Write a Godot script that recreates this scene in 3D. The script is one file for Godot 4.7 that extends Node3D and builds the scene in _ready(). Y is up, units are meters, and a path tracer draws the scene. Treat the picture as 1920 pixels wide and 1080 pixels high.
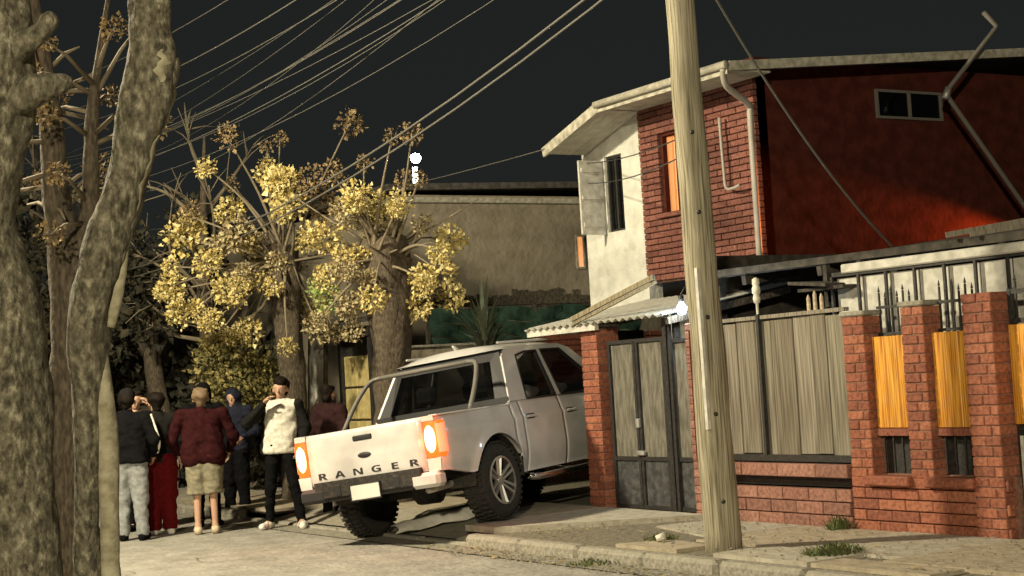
extends Node3D
# A night street: a white pickup has run through a driveway opening in a row of brick and timber fences.
# Axes: x runs across the street towards the houses, y is up, the street runs away along -z.
# W(x, y, s) is the point s metres along the street.

var M := {}
var rng := RandomNumberGenerator.new()
var taken := {}

func W(x, y, s) -> Vector3:
	return Vector3(x, y, -s)

func lin(r, g, b) -> Color:
	return Color(r, g, b).linear_to_srgb()

# ---------------------------------------------------------------- naming
func numbered(called: String) -> String:
	var n = taken.get(called, 0)
	taken[called] = n + 1
	return called if n == 0 else "%s_%03d" % [called, n]

func tag(o, label, category, group = "", kind = ""):
	if label: o.set_meta("label", label)
	if category: o.set_meta("category", category)
	if group: o.set_meta("group", group)
	if kind: o.set_meta("kind", kind)
	return o

func thing(called, label, category, where = Vector3.ZERO, group = ""):
	var o := Node3D.new()
	o.name = numbered(called)
	add_child(o)
	o.position = where
	return tag(o, label, category, group)

func put(mesh, called, material, parent = self, where = Vector3.ZERO):
	var o := MeshInstance3D.new()
	o.mesh = mesh
	o.name = numbered(called) if parent == self else called
	o.material_override = material
	o.position = where
	parent.add_child(o, true)
	if called in ["leaf_cluster", "foliage"]: o.set_meta("kind", "stuff")
	return o

func structure(mesh, called, material):
	return tag(put(mesh, called, material), "", "", "", "structure")

# ---------------------------------------------------------------- mesh helpers (quads run counter-clockwise seen from outside)
func mb(smooth = false) -> SurfaceTool:
	var st := SurfaceTool.new()
	st.begin(Mesh.PRIMITIVE_TRIANGLES)
	st.set_smooth_group(0 if smooth else -1)
	return st

func done(st: SurfaceTool) -> ArrayMesh:
	st.generate_normals()
	return st.commit()

func build(st, called, material, parent = self, where = Vector3.ZERO):
	return put(done(st), called, material, parent, where)

func tri(st, a, b, c):
	st.add_vertex(a); st.add_vertex(c); st.add_vertex(b)

func quad(st, a, b, c, d):
	tri(st, a, b, c); tri(st, a, c, d)

func box(st, c: Vector3, s: Vector3, b := Basis.IDENTITY):
	var h = s / 2
	var p = []
	for i in 8:
		p.append(c + b * Vector3(h.x if i & 1 else -h.x, h.y if i & 2 else -h.y, h.z if i & 4 else -h.z))
	quad(st, p[4], p[5], p[7], p[6])
	quad(st, p[1], p[0], p[2], p[3])
	quad(st, p[5], p[1], p[3], p[7])
	quad(st, p[0], p[4], p[6], p[2])
	quad(st, p[6], p[7], p[3], p[2])
	quad(st, p[0], p[1], p[5], p[4])

# a box with all edges chamfered by e
func cbox(st, c: Vector3, s: Vector3, e := 0.01, b := Basis.IDENTITY):
	var h = s / 2
	e = minf(e, minf(h.x, minf(h.y, h.z)) * 0.8)
	var f = func(ax, sg, u, v):   # corner of the face on axis ax
		var q = Vector3.ZERO
		q[ax] = sg * h[ax]
		q[(ax + 1) % 3] = u * (h[(ax + 1) % 3] - e)
		q[(ax + 2) % 3] = v * (h[(ax + 2) % 3] - e)
		return c + b * q
	for ax in 3:
		for sg in [-1, 1]:
			var q = [f.call(ax, sg, -1, -1), f.call(ax, sg, 1, -1), f.call(ax, sg, 1, 1), f.call(ax, sg, -1, 1)]
			if sg > 0: quad(st, q[0], q[1], q[2], q[3])
			else: quad(st, q[3], q[2], q[1], q[0])
	for ax in 3:
		var a1 = (ax + 1) % 3
		for s0 in [-1, 1]:
			for s1 in [-1, 1]:
				# edge between face (ax, s0) and face (a1, s1), running along a2
				var p0 = f.call(ax, s0, s1, -1); var p1 = f.call(ax, s0, s1, 1)
				var r0 = f.call(a1, s1, -1, s0); var r1 = f.call(a1, s1, 1, s0)
				if s0 * s1 > 0: quad(st, p0, r0, r1, p1)
				else: quad(st, p1, r1, r0, p0)
	for sx in [-1, 1]:
		for sy in [-1, 1]:
			for sz in [-1, 1]:
				var a = f.call(0, sx, sy, sz); var bb = f.call(1, sy, sz, sx); var cc = f.call(2, sz, sx, sy)
				if sx * sy * sz > 0: tri(st, a, bb, cc)
				else: tri(st, a, cc, bb)

func frame_of(d: Vector3) -> Basis:
	d = d.normalized()
	var u = d.cross(Vector3.UP)
	if u.length() < 0.02: u = d.cross(Vector3.RIGHT)
	u = u.normalized()
	return Basis(u, u.cross(d).normalized(), d)

# a bar of rectangular section from a to b
func bar(st, a: Vector3, b: Vector3, w: float, h: float):
	box(st, (a + b) / 2, Vector3(w, h, (b - a).length()), frame_of(b - a))

func tube(st, pts: Array, rad, sides := 8, cap := true, wobble = null):
	var rings = []
	var u := Vector3.ZERO
	for i in pts.size():
		var d = (pts[min(i + 1, pts.size() - 1)] - pts[max(i - 1, 0)]).normalized()
		if u == Vector3.ZERO: u = frame_of(d).x
		u = (u - d * u.dot(d)).normalized()
		var v = d.cross(u)
		var r = rad[i] if rad is Array else rad
		var ring = []
		for k in sides:
			var t = TAU * k / sides
			var rr = r
			var n = u * cos(t) + v * sin(t)
			if wobble: rr *= 1.0 + wobble.call(pts[i] + n * r, t)
			ring.append(pts[i] + n * rr)
		rings.append(ring)
	for i in rings.size() - 1:
		for k in sides:
			var k2 = (k + 1) % sides
			quad(st, rings[i][k], rings[i][k2], rings[i + 1][k2], rings[i + 1][k])
	if cap:
		for k in sides:
			tri(st, pts[0], rings[0][(k + 1) % sides], rings[0][k])
			tri(st, pts[-1], rings[-1][k], rings[-1][(k + 1) % sides])

# a smooth path through control points, n steps to each span
func spline(p: Array, n: int) -> Array:
	var out = []
	for i in p.size() - 1:
		var a = p[max(i - 1, 0)]; var b = p[i]; var c = p[i + 1]; var d = p[min(i + 2, p.size() - 1)]
		for k in n:
			var t = float(k) / n
			if b is float: out.append(cubic_interpolate(b, c, a, d, t))
			else: out.append(b.cubic_interpolate(c, a, d, t))
	out.append(p[-1])
	return out

# profile [[radius, height]...] turned round an axis
func lathe(st, at: Vector3, axis: Vector3, prof: Array, sides := 16):
	var f = frame_of(axis)
	for i in prof.size() - 1:
		for k in sides:
			var t0 = TAU * k / sides; var t1 = TAU * (k + 1) / sides
			var q = func(pr, t): return at + (f.x * cos(t) + f.y * sin(t)) * pr[0] + f.z * pr[1]
			var a = q.call(prof[i], t0); var b = q.call(prof[i], t1); var c = q.call(prof[i + 1], t1); var d = q.call(prof[i + 1], t0)
			if prof[i][0] < 0.0001: tri(st, a, c, d)
			elif prof[i + 1][0] < 0.0001: tri(st, a, b, c)
			else: quad(st, a, b, c, d)

func grid(st, rows: Array, flip := false):
	for i in rows.size() - 1:
		for j in rows[i].size() - 1:
			if flip: quad(st, rows[i][j], rows[i + 1][j], rows[i + 1][j + 1], rows[i][j + 1])
			else: quad(st, rows[i][j], rows[i][j + 1], rows[i + 1][j + 1], rows[i + 1][j])

# a flat polygon (points in order) with thickness along n
func slab(st, pts: Array, n: Vector3):
	var m = pts.size()
	for i in range(1, m - 1):
		tri(st, pts[0] + n, pts[i] + n, pts[i + 1] + n)
		tri(st, pts[0], pts[i + 1], pts[i])
	for i in m:
		var a = pts[i]; var b = pts[(i + 1) % m]
		quad(st, a, b, b + n, a + n)

func catenary(a: Vector3, b: Vector3, sag: float, n := 24) -> Array:
	var o = []
	for i in n + 1:
		var t = float(i) / n
		o.append(a.lerp(b, t) + Vector3.DOWN * sag * 4.0 * t * (1.0 - t))
	return o

# ---------------------------------------------------------------- materials
var tex_cache := {}

func noise(seed_, freq, type = FastNoiseLite.TYPE_SIMPLEX_SMOOTH, oct = 4, warp = 0.0) -> FastNoiseLite:
	var n := FastNoiseLite.new()
	n.seed = seed_; n.frequency = freq; n.noise_type = type
	n.fractal_type = FastNoiseLite.FRACTAL_FBM; n.fractal_octaves = oct
	if oct > 6: n.fractal_gain = 0.66
	if warp > 0:
		n.domain_warp_enabled = true; n.domain_warp_amplitude = warp; n.domain_warp_frequency = freq
	return n

func ramp_tex(seed_, freq, stops: Array, size = 512, type = FastNoiseLite.TYPE_SIMPLEX_SMOOTH, oct = 4, warp = 0.0) -> NoiseTexture2D:
	var g := Gradient.new()
	g.offsets = PackedFloat32Array(stops.map(func(s): return s[0]))
	g.colors = PackedColorArray(stops.map(func(s): return s[1]))
	var t := NoiseTexture2D.new()
	t.width = size; t.height = size; t.seamless = true; t.generate_mipmaps = true
	t.noise = noise(seed_, freq, type, oct, warp); t.color_ramp = g
	return t

func bump_tex(seed_, freq, strength) -> NoiseTexture2D:
	var key = "b%d_%f_%f" % [seed_, freq, strength]
	if not tex_cache.has(key):
		var t := NoiseTexture2D.new()
		t.width = 512; t.height = 512; t.seamless = true; t.as_normal_map = true; t.bump_strength = strength
		t.noise = noise(seed_, freq, FastNoiseLite.TYPE_SIMPLEX_SMOOTH, 5)
		tex_cache[key] = t
	return tex_cache[key]

# mottled matter: colour stops over noise, triplanar in metres
func matter(stops: Array, metres = 1.0, rough = 0.9, opt = {}) -> StandardMaterial3D:
	var m := StandardMaterial3D.new()
	m.albedo_texture = ramp_tex(opt.get("seed", M.size() + 3), opt.get("freq", 0.012), stops, opt.get("size", 512), opt.get("type", FastNoiseLite.TYPE_SIMPLEX_SMOOTH), opt.get("oct", 5), opt.get("warp", 0.0))
	m.uv1_triplanar = true
	m.uv1_world_triplanar = opt.get("world", true)
	m.uv1_scale = opt.get("scale", Vector3.ONE / metres)
	m.roughness = rough
	m.metallic = opt.get("metal", 0.0)
	if opt.get("bump", 0.0) > 0:
		m.normal_enabled = true
		m.normal_texture = bump_tex(opt.get("bseed", 7), opt.get("bfreq", 0.03), 6.0)
		m.normal_scale = opt.bump
	return m

func plain(c: Color, rough = 0.6, metal = 0.0) -> StandardMaterial3D:
	var m := StandardMaterial3D.new()
	m.albedo_color = c; m.roughness = rough; m.metallic = metal
	return m

func glow(c: Color, energy) -> StandardMaterial3D:
	var m := plain(lin(0.6, 0.6, 0.6), 0.4)
	m.emission_enabled = true; m.emission = c; m.emission_energy_multiplier = energy
	return m

# same material in another tint: multiplies the mottling
func tint(base: StandardMaterial3D, c: Color) -> StandardMaterial3D:
	var m = base.duplicate()
	m.albedo_color = c
	return m
func make_materials():
	var V = FastNoiseLite.TYPE_CELLULAR
	M.road = matter([[0.2, lin(0.225, 0.215, 0.185)], [0.45, lin(0.275, 0.263, 0.228)], [0.6, lin(0.298, 0.285, 0.247)], [0.85, lin(0.35, 0.335, 0.29)]], 3.2, 0.92, {bump = 0.5, freq = 0.006, oct = 8, size = 1024, bfreq = 0.06})
	M.gutter = matter([[0.25, lin(0.175, 0.165, 0.128)], [0.55, lin(0.235, 0.222, 0.175)], [0.8, lin(0.29, 0.275, 0.22)]], 0.9, 0.95, {bump = 0.6, freq = 0.02})
	M.pave = matter([[0.2, lin(0.31, 0.285, 0.222)], [0.5, lin(0.38, 0.35, 0.28)], [0.8, lin(0.44, 0.41, 0.335)]], 1.6, 0.92, {bump = 0.4, freq = 0.008, oct = 8, size = 1024})
	M.pave_dark = tint(M.pave, lin(0.72, 0.72, 0.7))
	M.pave_warm = tint(M.pave, lin(0.92, 0.86, 0.78))
	M.kerb = matter([[0.2, lin(0.2, 0.187, 0.148)], [0.5, lin(0.27, 0.253, 0.205)], [0.8, lin(0.34, 0.32, 0.26)]], 0.6, 0.93, {bump = 0.6, freq = 0.02})
	M.dirt = matter([[0.2, lin(0.11, 0.098, 0.066)], [0.5, lin(0.165, 0.15, 0.105)], [0.8, lin(0.22, 0.2, 0.145)]], 0.7, 0.97, {bump = 0.9, freq = 0.02, oct = 6})
	M.soil = matter([[0.2, lin(0.05, 0.042, 0.027)], [0.8, lin(0.1, 0.085, 0.055)]], 0.9, 0.97, {bump = 0.8})
	M.grass = plain(lin(0.06, 0.09, 0.025), 0.8)
	M.grass.backlight_enabled = true; M.grass.backlight = lin(0.05, 0.07, 0.02)
	M.mortar = matter([[0.2, lin(0.16, 0.082, 0.055)], [0.8, lin(0.27, 0.155, 0.11)]], 0.4, 0.95, {bump = 0.6})
	var b = matter([[0.2, lin(0.55, 0.5, 0.48)], [0.5, lin(0.8, 0.78, 0.76)], [0.8, lin(1, 1, 1)]], 0.5, 0.82, {bump = 0.7, freq = 0.018, oct = 6, world = true})
	M.brick = []
	for c in [lin(0.36, 0.118, 0.062), lin(0.31, 0.098, 0.053), lin(0.4, 0.145, 0.078), lin(0.27, 0.085, 0.05)]: M.brick.append(tint(b, c))
	M.brick_dull = []
	for c in [lin(0.34, 0.165, 0.125), lin(0.3, 0.14, 0.105), lin(0.38, 0.195, 0.15), lin(0.27, 0.13, 0.1)]: M.brick_dull.append(tint(b, c))
	M.brick_house = []
	for c in [lin(0.235, 0.088, 0.064), lin(0.2, 0.074, 0.055), lin(0.27, 0.105, 0.078), lin(0.175, 0.066, 0.05)]: M.brick_house.append(tint(b, c))
	M.brick_red = []
	for c in [lin(0.36, 0.125, 0.07), lin(0.31, 0.105, 0.06), lin(0.4, 0.15, 0.085), lin(0.27, 0.092, 0.056)]: M.brick_red.append(tint(b, c))
	M.plaster = matter([[0.15, lin(0.52, 0.52, 0.46)], [0.45, lin(0.6, 0.6, 0.535)], [0.8, lin(0.66, 0.66, 0.59)]], 1.7, 0.9, {bump = 0.35, oct = 6})
	M.beige = matter([[0.15, lin(0.235, 0.205, 0.15)], [0.5, lin(0.275, 0.24, 0.178)], [0.85, lin(0.31, 0.272, 0.203)]], 2.4, 0.92, {bump = 0.35, oct = 6})
	M.stain = matter([[0.2, lin(0.05, 0.045, 0.03)], [0.8, lin(0.14, 0.12, 0.085)]], 0.5, 0.95, {bump = 0.8})
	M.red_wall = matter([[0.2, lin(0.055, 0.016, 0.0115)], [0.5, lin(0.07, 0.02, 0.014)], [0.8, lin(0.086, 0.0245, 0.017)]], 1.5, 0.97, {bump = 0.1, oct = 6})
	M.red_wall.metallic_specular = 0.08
	M.fascia = matter([[0.2, lin(0.3, 0.28, 0.22)], [0.5, lin(0.43, 0.41, 0.33)], [0.8, lin(0.55, 0.52, 0.43)]], 0.8, 0.8, {bump = 0.25, oct = 6})
	M.soffit = matter([[0.2, lin(0.36, 0.345, 0.28)], [0.8, lin(0.5, 0.48, 0.4)]], 1.1, 0.88, {bump = 0.2})
	M.roof = matter([[0.2, lin(0.05, 0.045, 0.04)], [0.8, lin(0.11, 0.1, 0.085)]], 0.9, 0.8, {bump = 0.4})
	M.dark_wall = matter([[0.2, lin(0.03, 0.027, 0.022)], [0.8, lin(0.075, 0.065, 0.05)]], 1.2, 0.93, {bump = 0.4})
	M.night_wall = matter([[0.2, lin(0.01, 0.01, 0.009)], [0.8, lin(0.02, 0.019, 0.017)]], 1.2, 0.95)
	M.pipe_dull = plain(lin(0.15, 0.138, 0.12), 0.6)
	M.white_wood = matter([[0.2, lin(0.42, 0.41, 0.36)], [0.8, lin(0.6, 0.59, 0.53)]], 0.9, 0.7, {bump = 0.2})
	# timber: grain stretched along the vertical
	var gw = matter([[0.2, lin(0.12, 0.105, 0.08)], [0.42, lin(0.195, 0.172, 0.134)], [0.6, lin(0.245, 0.219, 0.173)], [0.85, lin(0.325, 0.293, 0.237)]], 1.0, 0.9, {scale = Vector3(4.2, 0.1, 4.2), bump = 0.3, freq = 0.02, oct = 6, warp = 4.0})
	M.grey_wood = []
	for c in [lin(1, 1, 1), lin(0.8, 0.79, 0.76), lin(0.9, 0.92, 0.88), lin(0.7, 0.68, 0.64)]: M.grey_wood.append(tint(gw, c))
	var ow = matter([[0.2, lin(0.36, 0.13, 0.012)], [0.42, lin(0.58, 0.25, 0.028)], [0.62, lin(0.7, 0.33, 0.045)], [0.85, lin(0.82, 0.45, 0.08)]], 1.0, 0.42, {scale = Vector3(4.6, 0.14, 4.6), bump = 0.2, freq = 0.02, oct = 6, warp = 5.0})
	M.orange_wood = []
	for c in [lin(1, 1, 1), lin(0.88, 0.86, 0.8), lin(0.94, 0.98, 1)]: M.orange_wood.append(tint(ow, c))
	M.pole = matter([[0.2, lin(0.09, 0.078, 0.05)], [0.38, lin(0.22, 0.195, 0.132)], [0.55, lin(0.31, 0.278, 0.195)], [0.8, lin(0.44, 0.4, 0.295)]], 1.0, 0.9, {scale = Vector3(5.0, 0.12, 5.0), bump = 0.6, freq = 0.02, oct = 6, warp = 4.0})
	M.timber = tint(M.pole, lin(0.75, 0.72, 0.66))
	# bark: flaking plane tree, and dull brown
	M.plane_bark = matter([[0.15, lin(0.015, 0.013, 0.008)], [0.36, lin(0.042, 0.036, 0.023)], [0.46, lin(0.095, 0.085, 0.056)], [0.58, lin(0.125, 0.114, 0.077)], [0.66, lin(0.155, 0.142, 0.098)], [0.7, lin(0.25, 0.23, 0.165)], [0.9, lin(0.33, 0.305, 0.225)]], 1.0, 0.9, {scale = Vector3(1.7, 0.75, 1.7), bump = 0.7, freq = 0.012, oct = 8, size = 1024, warp = 18.0, seed = 21, bfreq = 0.05})
	M.dark_bark = matter([[0.2, lin(0.035, 0.028, 0.018)], [0.5, lin(0.08, 0.062, 0.042)], [0.8, lin(0.14, 0.115, 0.08)]], 1.0, 0.95, {scale = Vector3(3.5, 0.9, 3.5), bump = 1.0, freq = 0.02, oct = 6, warp = 15.0})
	M.brown_bark = matter([[0.2, lin(0.04, 0.03, 0.02)], [0.5, lin(0.085, 0.066, 0.045)], [0.8, lin(0.15, 0.12, 0.084)]], 1.0, 0.95, {scale = Vector3(3.5, 0.9, 3.5), bump = 1.0, freq = 0.02, oct = 6, warp = 15.0})
	M.pale_bark = matter([[0.2, lin(0.2, 0.178, 0.112)], [0.5, lin(0.3, 0.275, 0.185)], [0.8, lin(0.4, 0.37, 0.265)]], 0.6, 0.9, {bump = 0.6, oct = 6})
	M.yellow = matter([[0.2, lin(0.36, 0.29, 0.11)], [0.8, lin(0.5, 0.42, 0.19)]], 0.8, 0.8, {bump = 0.3})
	M.frond = plain(lin(0.13, 0.155, 0.095), 0.6)
	M.frond.cull_mode = BaseMaterial3D.CULL_DISABLED
	M.twig = plain(lin(0.2, 0.165, 0.11), 0.9)
	M.leaf = StandardMaterial3D.new()
	M.leaf.vertex_color_use_as_albedo = true; M.leaf.roughness = 0.8
	M.leaf.backlight_enabled = true; M.leaf.backlight = lin(0.1, 0.085, 0.03)
	M.leaf.cull_mode = BaseMaterial3D.CULL_DISABLED
	# metals, plastics, glass
	M.black_iron = matter([[0.2, lin(0.012, 0.012, 0.012)], [0.8, lin(0.035, 0.032, 0.028)]], 0.4, 0.55, {bump = 0.3})
	M.gate_steel = matter([[0.2, lin(0.035, 0.037, 0.038)], [0.5, lin(0.055, 0.058, 0.06)], [0.8, lin(0.085, 0.085, 0.083)]], 0.8, 0.5, {bump = 0.35, oct = 6})
	M.gate_panel = matter([[0.2, lin(0.085, 0.08, 0.062)], [0.5, lin(0.13, 0.122, 0.096)], [0.8, lin(0.18, 0.168, 0.134)]], 1.0, 0.75, {scale = Vector3(2.5, 0.5, 2.5), bump = 0.3, oct = 6})
	M.zinc = matter([[0.2, lin(0.3, 0.3, 0.28)], [0.8, lin(0.48, 0.47, 0.44)]], 0.6, 0.45, {metal = 0.5, bump = 0.15})
	M.pipe = plain(lin(0.36, 0.33, 0.28), 0.5)
	M.green_net = matter([[0.2, lin(0.008, 0.028, 0.018)], [0.8, lin(0.02, 0.06, 0.038)]], 0.7, 0.85, {bump = 0.5})
	M.wire = plain(lin(0.11, 0.105, 0.09), 0.6)
	M.wire_dark = plain(lin(0.03, 0.03, 0.03), 0.6)
	M.paint = matter([[0.2, lin(0.5, 0.495, 0.48)], [0.55, lin(0.57, 0.565, 0.55)], [0.8, lin(0.6, 0.595, 0.58)]], 2.2, 0.38, {world = false})
	M.paint.clearcoat_enabled = true; M.paint.clearcoat = 0.7; M.paint.clearcoat_roughness = 0.12
	M.trim = plain(lin(0.016, 0.016, 0.017), 0.6)
	M.rubber = matter([[0.2, lin(0.014, 0.013, 0.012)], [0.8, lin(0.035, 0.032, 0.028)]], 0.3, 0.9, {bump = 0.4, world = false})
	M.chassis = matter([[0.2, lin(0.012, 0.011, 0.01)], [0.8, lin(0.04, 0.034, 0.028)]], 0.4, 0.8, {bump = 0.4, world = false})
	M.alloy = plain(lin(0.55, 0.55, 0.54), 0.3, 0.8)
	M.chrome = plain(lin(0.7, 0.7, 0.69), 0.18, 1.0)
	M.glass = plain(Color(0.02, 0.022, 0.022, 0.42), 0.05)
	M.glass.transparency = BaseMaterial3D.TRANSPARENCY_ALPHA
	M.window_glass = plain(Color(0.012, 0.014, 0.015), 0.08)
	M.seat = plain(lin(0.03, 0.03, 0.03), 0.9)
	M.airbag = plain(lin(0.72, 0.7, 0.64), 0.85)
	M.plate = plain(lin(0.62, 0.62, 0.57), 0.5)
	M.white_plastic = matter([[0.2, lin(0.55, 0.53, 0.45)], [0.8, lin(0.74, 0.72, 0.63)]], 0.5, 0.5, {bump = 0.15})
	var sheet = plain(Color(lin(0.72, 0.73, 0.7), 0.78), 0.35)
	sheet.transparency = BaseMaterial3D.TRANSPARENCY_ALPHA
	M.corrugated = matter([[0.2, lin(0.5, 0.5, 0.44)], [0.8, lin(0.68, 0.67, 0.6)]], 0.7, 0.5, {bump = 0.15})
	M.corrugated.backlight_enabled = true; M.corrugated.backlight = lin(0.3, 0.3, 0.27)
	# cloth and skin
	var cloth = func(r, g, b2): return matter([[0.2, lin(r * 0.75, g * 0.75, b2 * 0.75)], [0.8, lin(r * 1.15, g * 1.15, b2 * 1.15)]], 0.35, 0.93, {bump = 0.5, world = false, size = 128, freq = 0.04})
	var cloth0 = cloth
	cloth = func(r, g, b2):
		var m = cloth0.call(r, g, b2)
		m.metallic_specular = 0.12
		return m
	M.c_black = cloth.call(0.008, 0.008, 0.009)
	M.c_charcoal = cloth.call(0.015, 0.0145, 0.014)
	M.c_grey = cloth.call(0.24, 0.25, 0.25)
	M.c_burgundy = cloth.call(0.032, 0.0085, 0.0095)
	M.c_red = cloth.call(0.1, 0.008, 0.01)
	M.c_khaki = cloth.call(0.24, 0.22, 0.155)
	M.c_navy = cloth.call(0.02, 0.022, 0.036)
	M.c_white = cloth.call(0.66, 0.64, 0.56)
	M.c_brown = cloth.call(0.045, 0.03, 0.022)
	M.c_maroon = cloth.call(0.032, 0.016, 0.016)
	M.c_pale = cloth.call(0.5, 0.42, 0.3)
	M.skin = plain(lin(0.44, 0.27, 0.185), 0.6)
	M.skin.subsurf_scatter_enabled = true; M.skin.subsurf_scatter_strength = 0.1
	M.skin_tan = plain(lin(0.32, 0.19, 0.12), 0.6)
	M.hair_dark = plain(lin(0.012, 0.009, 0.007), 0.6)
	M.hair_fair = plain(lin(0.15, 0.1, 0.055), 0.7)
	M.hair_dark.metallic_specular = 0.15
	M.sole_white = plain(lin(0.7, 0.69, 0.64), 0.7)
	# things that give off light
	M.lamp_white = glow(Color(1.0, 0.97, 0.88), 14.0)
	M.lamp_far = glow(Color(0.93, 0.98, 1.0), 60.0)
	M.bulb = glow(Color(0.86, 0.95, 1.0), 14.0)
	M.curtain_lit = glow(Color(1.0, 0.56, 0.2), 0.5)
	M.curtain_lit.albedo_color = lin(0.25, 0.16, 0.08)
	M.slit_lit = glow(Color(1.0, 0.62, 0.3), 0.7)
	M.tail_hot = glow(Color(1.0, 0.72, 0.4), 5.0)
	M.tail_amber = glow(Color(1.0, 0.4, 0.08), 1.25)
	M.tail_amber.albedo_color = lin(0.4, 0.08, 0.015)
	M.tail_glow = glow(Color(1.0, 0.3, 0.04), 1.3)
	M.lamp_orange = glow(Color(1.0, 0.4, 0.12), 6.0)
# ---------------------------------------------------------------- brickwork
var brick_meshes := {}

func brick_mesh(l, h, d) -> ArrayMesh:
	var key = "%d_%d_%d" % [roundi(l * 200), roundi(h * 200), roundi(d * 200)]
	if not brick_meshes.has(key):
		var st = mb()
		var e = 0.006
		var q = func(x, y, z): return Vector3(x * l / 2, y * h / 2, z * d / 2)
		# five visible sides with a bevelled face towards +z
		var f = [Vector3(-l / 2 + e, -h / 2 + e, d / 2), Vector3(l / 2 - e, -h / 2 + e, d / 2), Vector3(l / 2 - e, h / 2 - e, d / 2), Vector3(-l / 2 + e, h / 2 - e, d / 2)]
		var m = [Vector3(-l / 2, -h / 2, d / 2 - e), Vector3(l / 2, -h / 2, d / 2 - e), Vector3(l / 2, h / 2, d / 2 - e), Vector3(-l / 2, h / 2, d / 2 - e)]
		var r = [q.call(-1, -1, -1), q.call(1, -1, -1), q.call(1, 1, -1), q.call(-1, 1, -1)]
		quad(st, f[0], f[1], f[2], f[3])
		for i in 4:
			var j = (i + 1) % 4
			quad(st, m[i], m[j], f[j], f[i])
			quad(st, r[i], r[j], m[j], m[i])
		quad(st, r[3], r[2], r[1], r[0])
		brick_meshes[key] = done(st)
	return brick_meshes[key]

# courses of bricks on the plane through o, running along u, faces towards n; holes are Rect2 in (along, up)
func courses(parent, o: Vector3, u: Vector3, n: Vector3, width: float, height: float, mats: Array, opt = {}):
	var bl = opt.get("bl", 0.24); var bh = opt.get("bh", 0.068); var j = opt.get("joint", 0.009); var d = opt.get("depth", 0.05)
	var holes: Array = opt.get("holes", [])
	var b = Basis(u.normalized(), Vector3.UP, n.normalized())
	if b.determinant() < 0: b = Basis(-u.normalized(), Vector3.UP, n.normalized())
	var rows = maxi(1, roundi(height / (bh + j)))
	var rh = height / rows
	var count = 0
	for r in rows:
		var x = -(bl + j) * (0.5 if r % 2 else 0.0)
		while x < width - 0.01:
			var segs = [[maxf(x, 0.0), minf(x + bl, width)]]
			x += bl + j
			var cy = (r + 0.5) * rh
			for hole in holes:
				if cy > hole.position.y and cy < hole.end.y:
					var nxt = []
					for s in segs:
						if s[1] <= hole.position.x or s[0] >= hole.end.x: nxt.append(s)
						else:
							if s[0] < hole.position.x - 0.03: nxt.append([s[0], hole.position.x - 0.004])
							if s[1] > hole.end.x + 0.03: nxt.append([hole.end.x + 0.004, s[1]])
					segs = nxt
			for s in segs:
				var l = s[1] - s[0]
				if l < 0.03: continue
				var o2 := MeshInstance3D.new()
				o2.mesh = brick_mesh(l, rh - j, d)
				o2.name = "brick"
				o2.material_override = mats[rng.randi() % mats.size()]
				var push = rng.randf_range(-0.004, 0.004)
				o2.transform = Transform3D(b.rotated(n.normalized(), rng.randf_range(-0.006, 0.006)), o + u * (s[0] + s[1]) / 2 + Vector3.UP * cy + n * (d / 2 + push))
				parent.add_child(o2, true)
				count += 1
	return count

# ---------------------------------------------------------------- foliage
func leaf_ball(seed_, count, leaf, cols: Array, squash = 1.0, fill = 0.35, droop = 0.3) -> ArrayMesh:
	var r := RandomNumberGenerator.new()
	r.seed = seed_
	var st = mb()
	for i in count:
		var d = Vector3(r.randfn(), r.randfn() * squash, r.randfn()).normalized()
		var p = d * lerpf(fill, 1.0, sqrt(r.randf())) * r.randf_range(0.8, 1.12)
		p.y *= squash
		var ax = (d + Vector3(r.randfn(), r.randfn() - droop, r.randfn()) * 0.6).normalized()
		var f = frame_of(ax)
		f = Basis(f.x.rotated(ax, r.randf() * TAU), f.y, f.z)
		var sx = f.x; var up = ax.cross(sx).normalized()
		var l = leaf * r.randf_range(0.7, 1.3); var w = l * r.randf_range(0.32, 0.5)
		st.set_color(cols[r.randi() % cols.size()] * r.randf_range(0.75, 1.2))
		var a = p; var t = p + ax * l - up * l * 0.15
		var m1 = p + ax * l * 0.45 + sx * w + up * w * 0.4; var m2 = p + ax * l * 0.45 - sx * w + up * w * 0.4
		var c = p + ax * l * 0.5
		tri(st, a, m1, c); tri(st, m1, t, c); tri(st, t, m2, c); tri(st, m2, a, c)
	return done(st)

func bark_wobble(seed_, amount):
	var n = noise(seed_, 2.4, FastNoiseLite.TYPE_SIMPLEX_SMOOTH, 4)
	return func(p, _t): return n.get_noise_3d(p.x * 1.6, p.y * 0.7, p.z * 1.6) * amount

func limb(parent, called, ctrl: Array, radii: Array, material, seed_ = 1, sides = 14, steps = 7, amount = 0.28):
	var st = mb(true)
	tube(st, spline(ctrl, steps), spline(radii, steps), sides, true, bark_wobble(seed_, amount))
	return build(st, called, material, parent)

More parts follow.
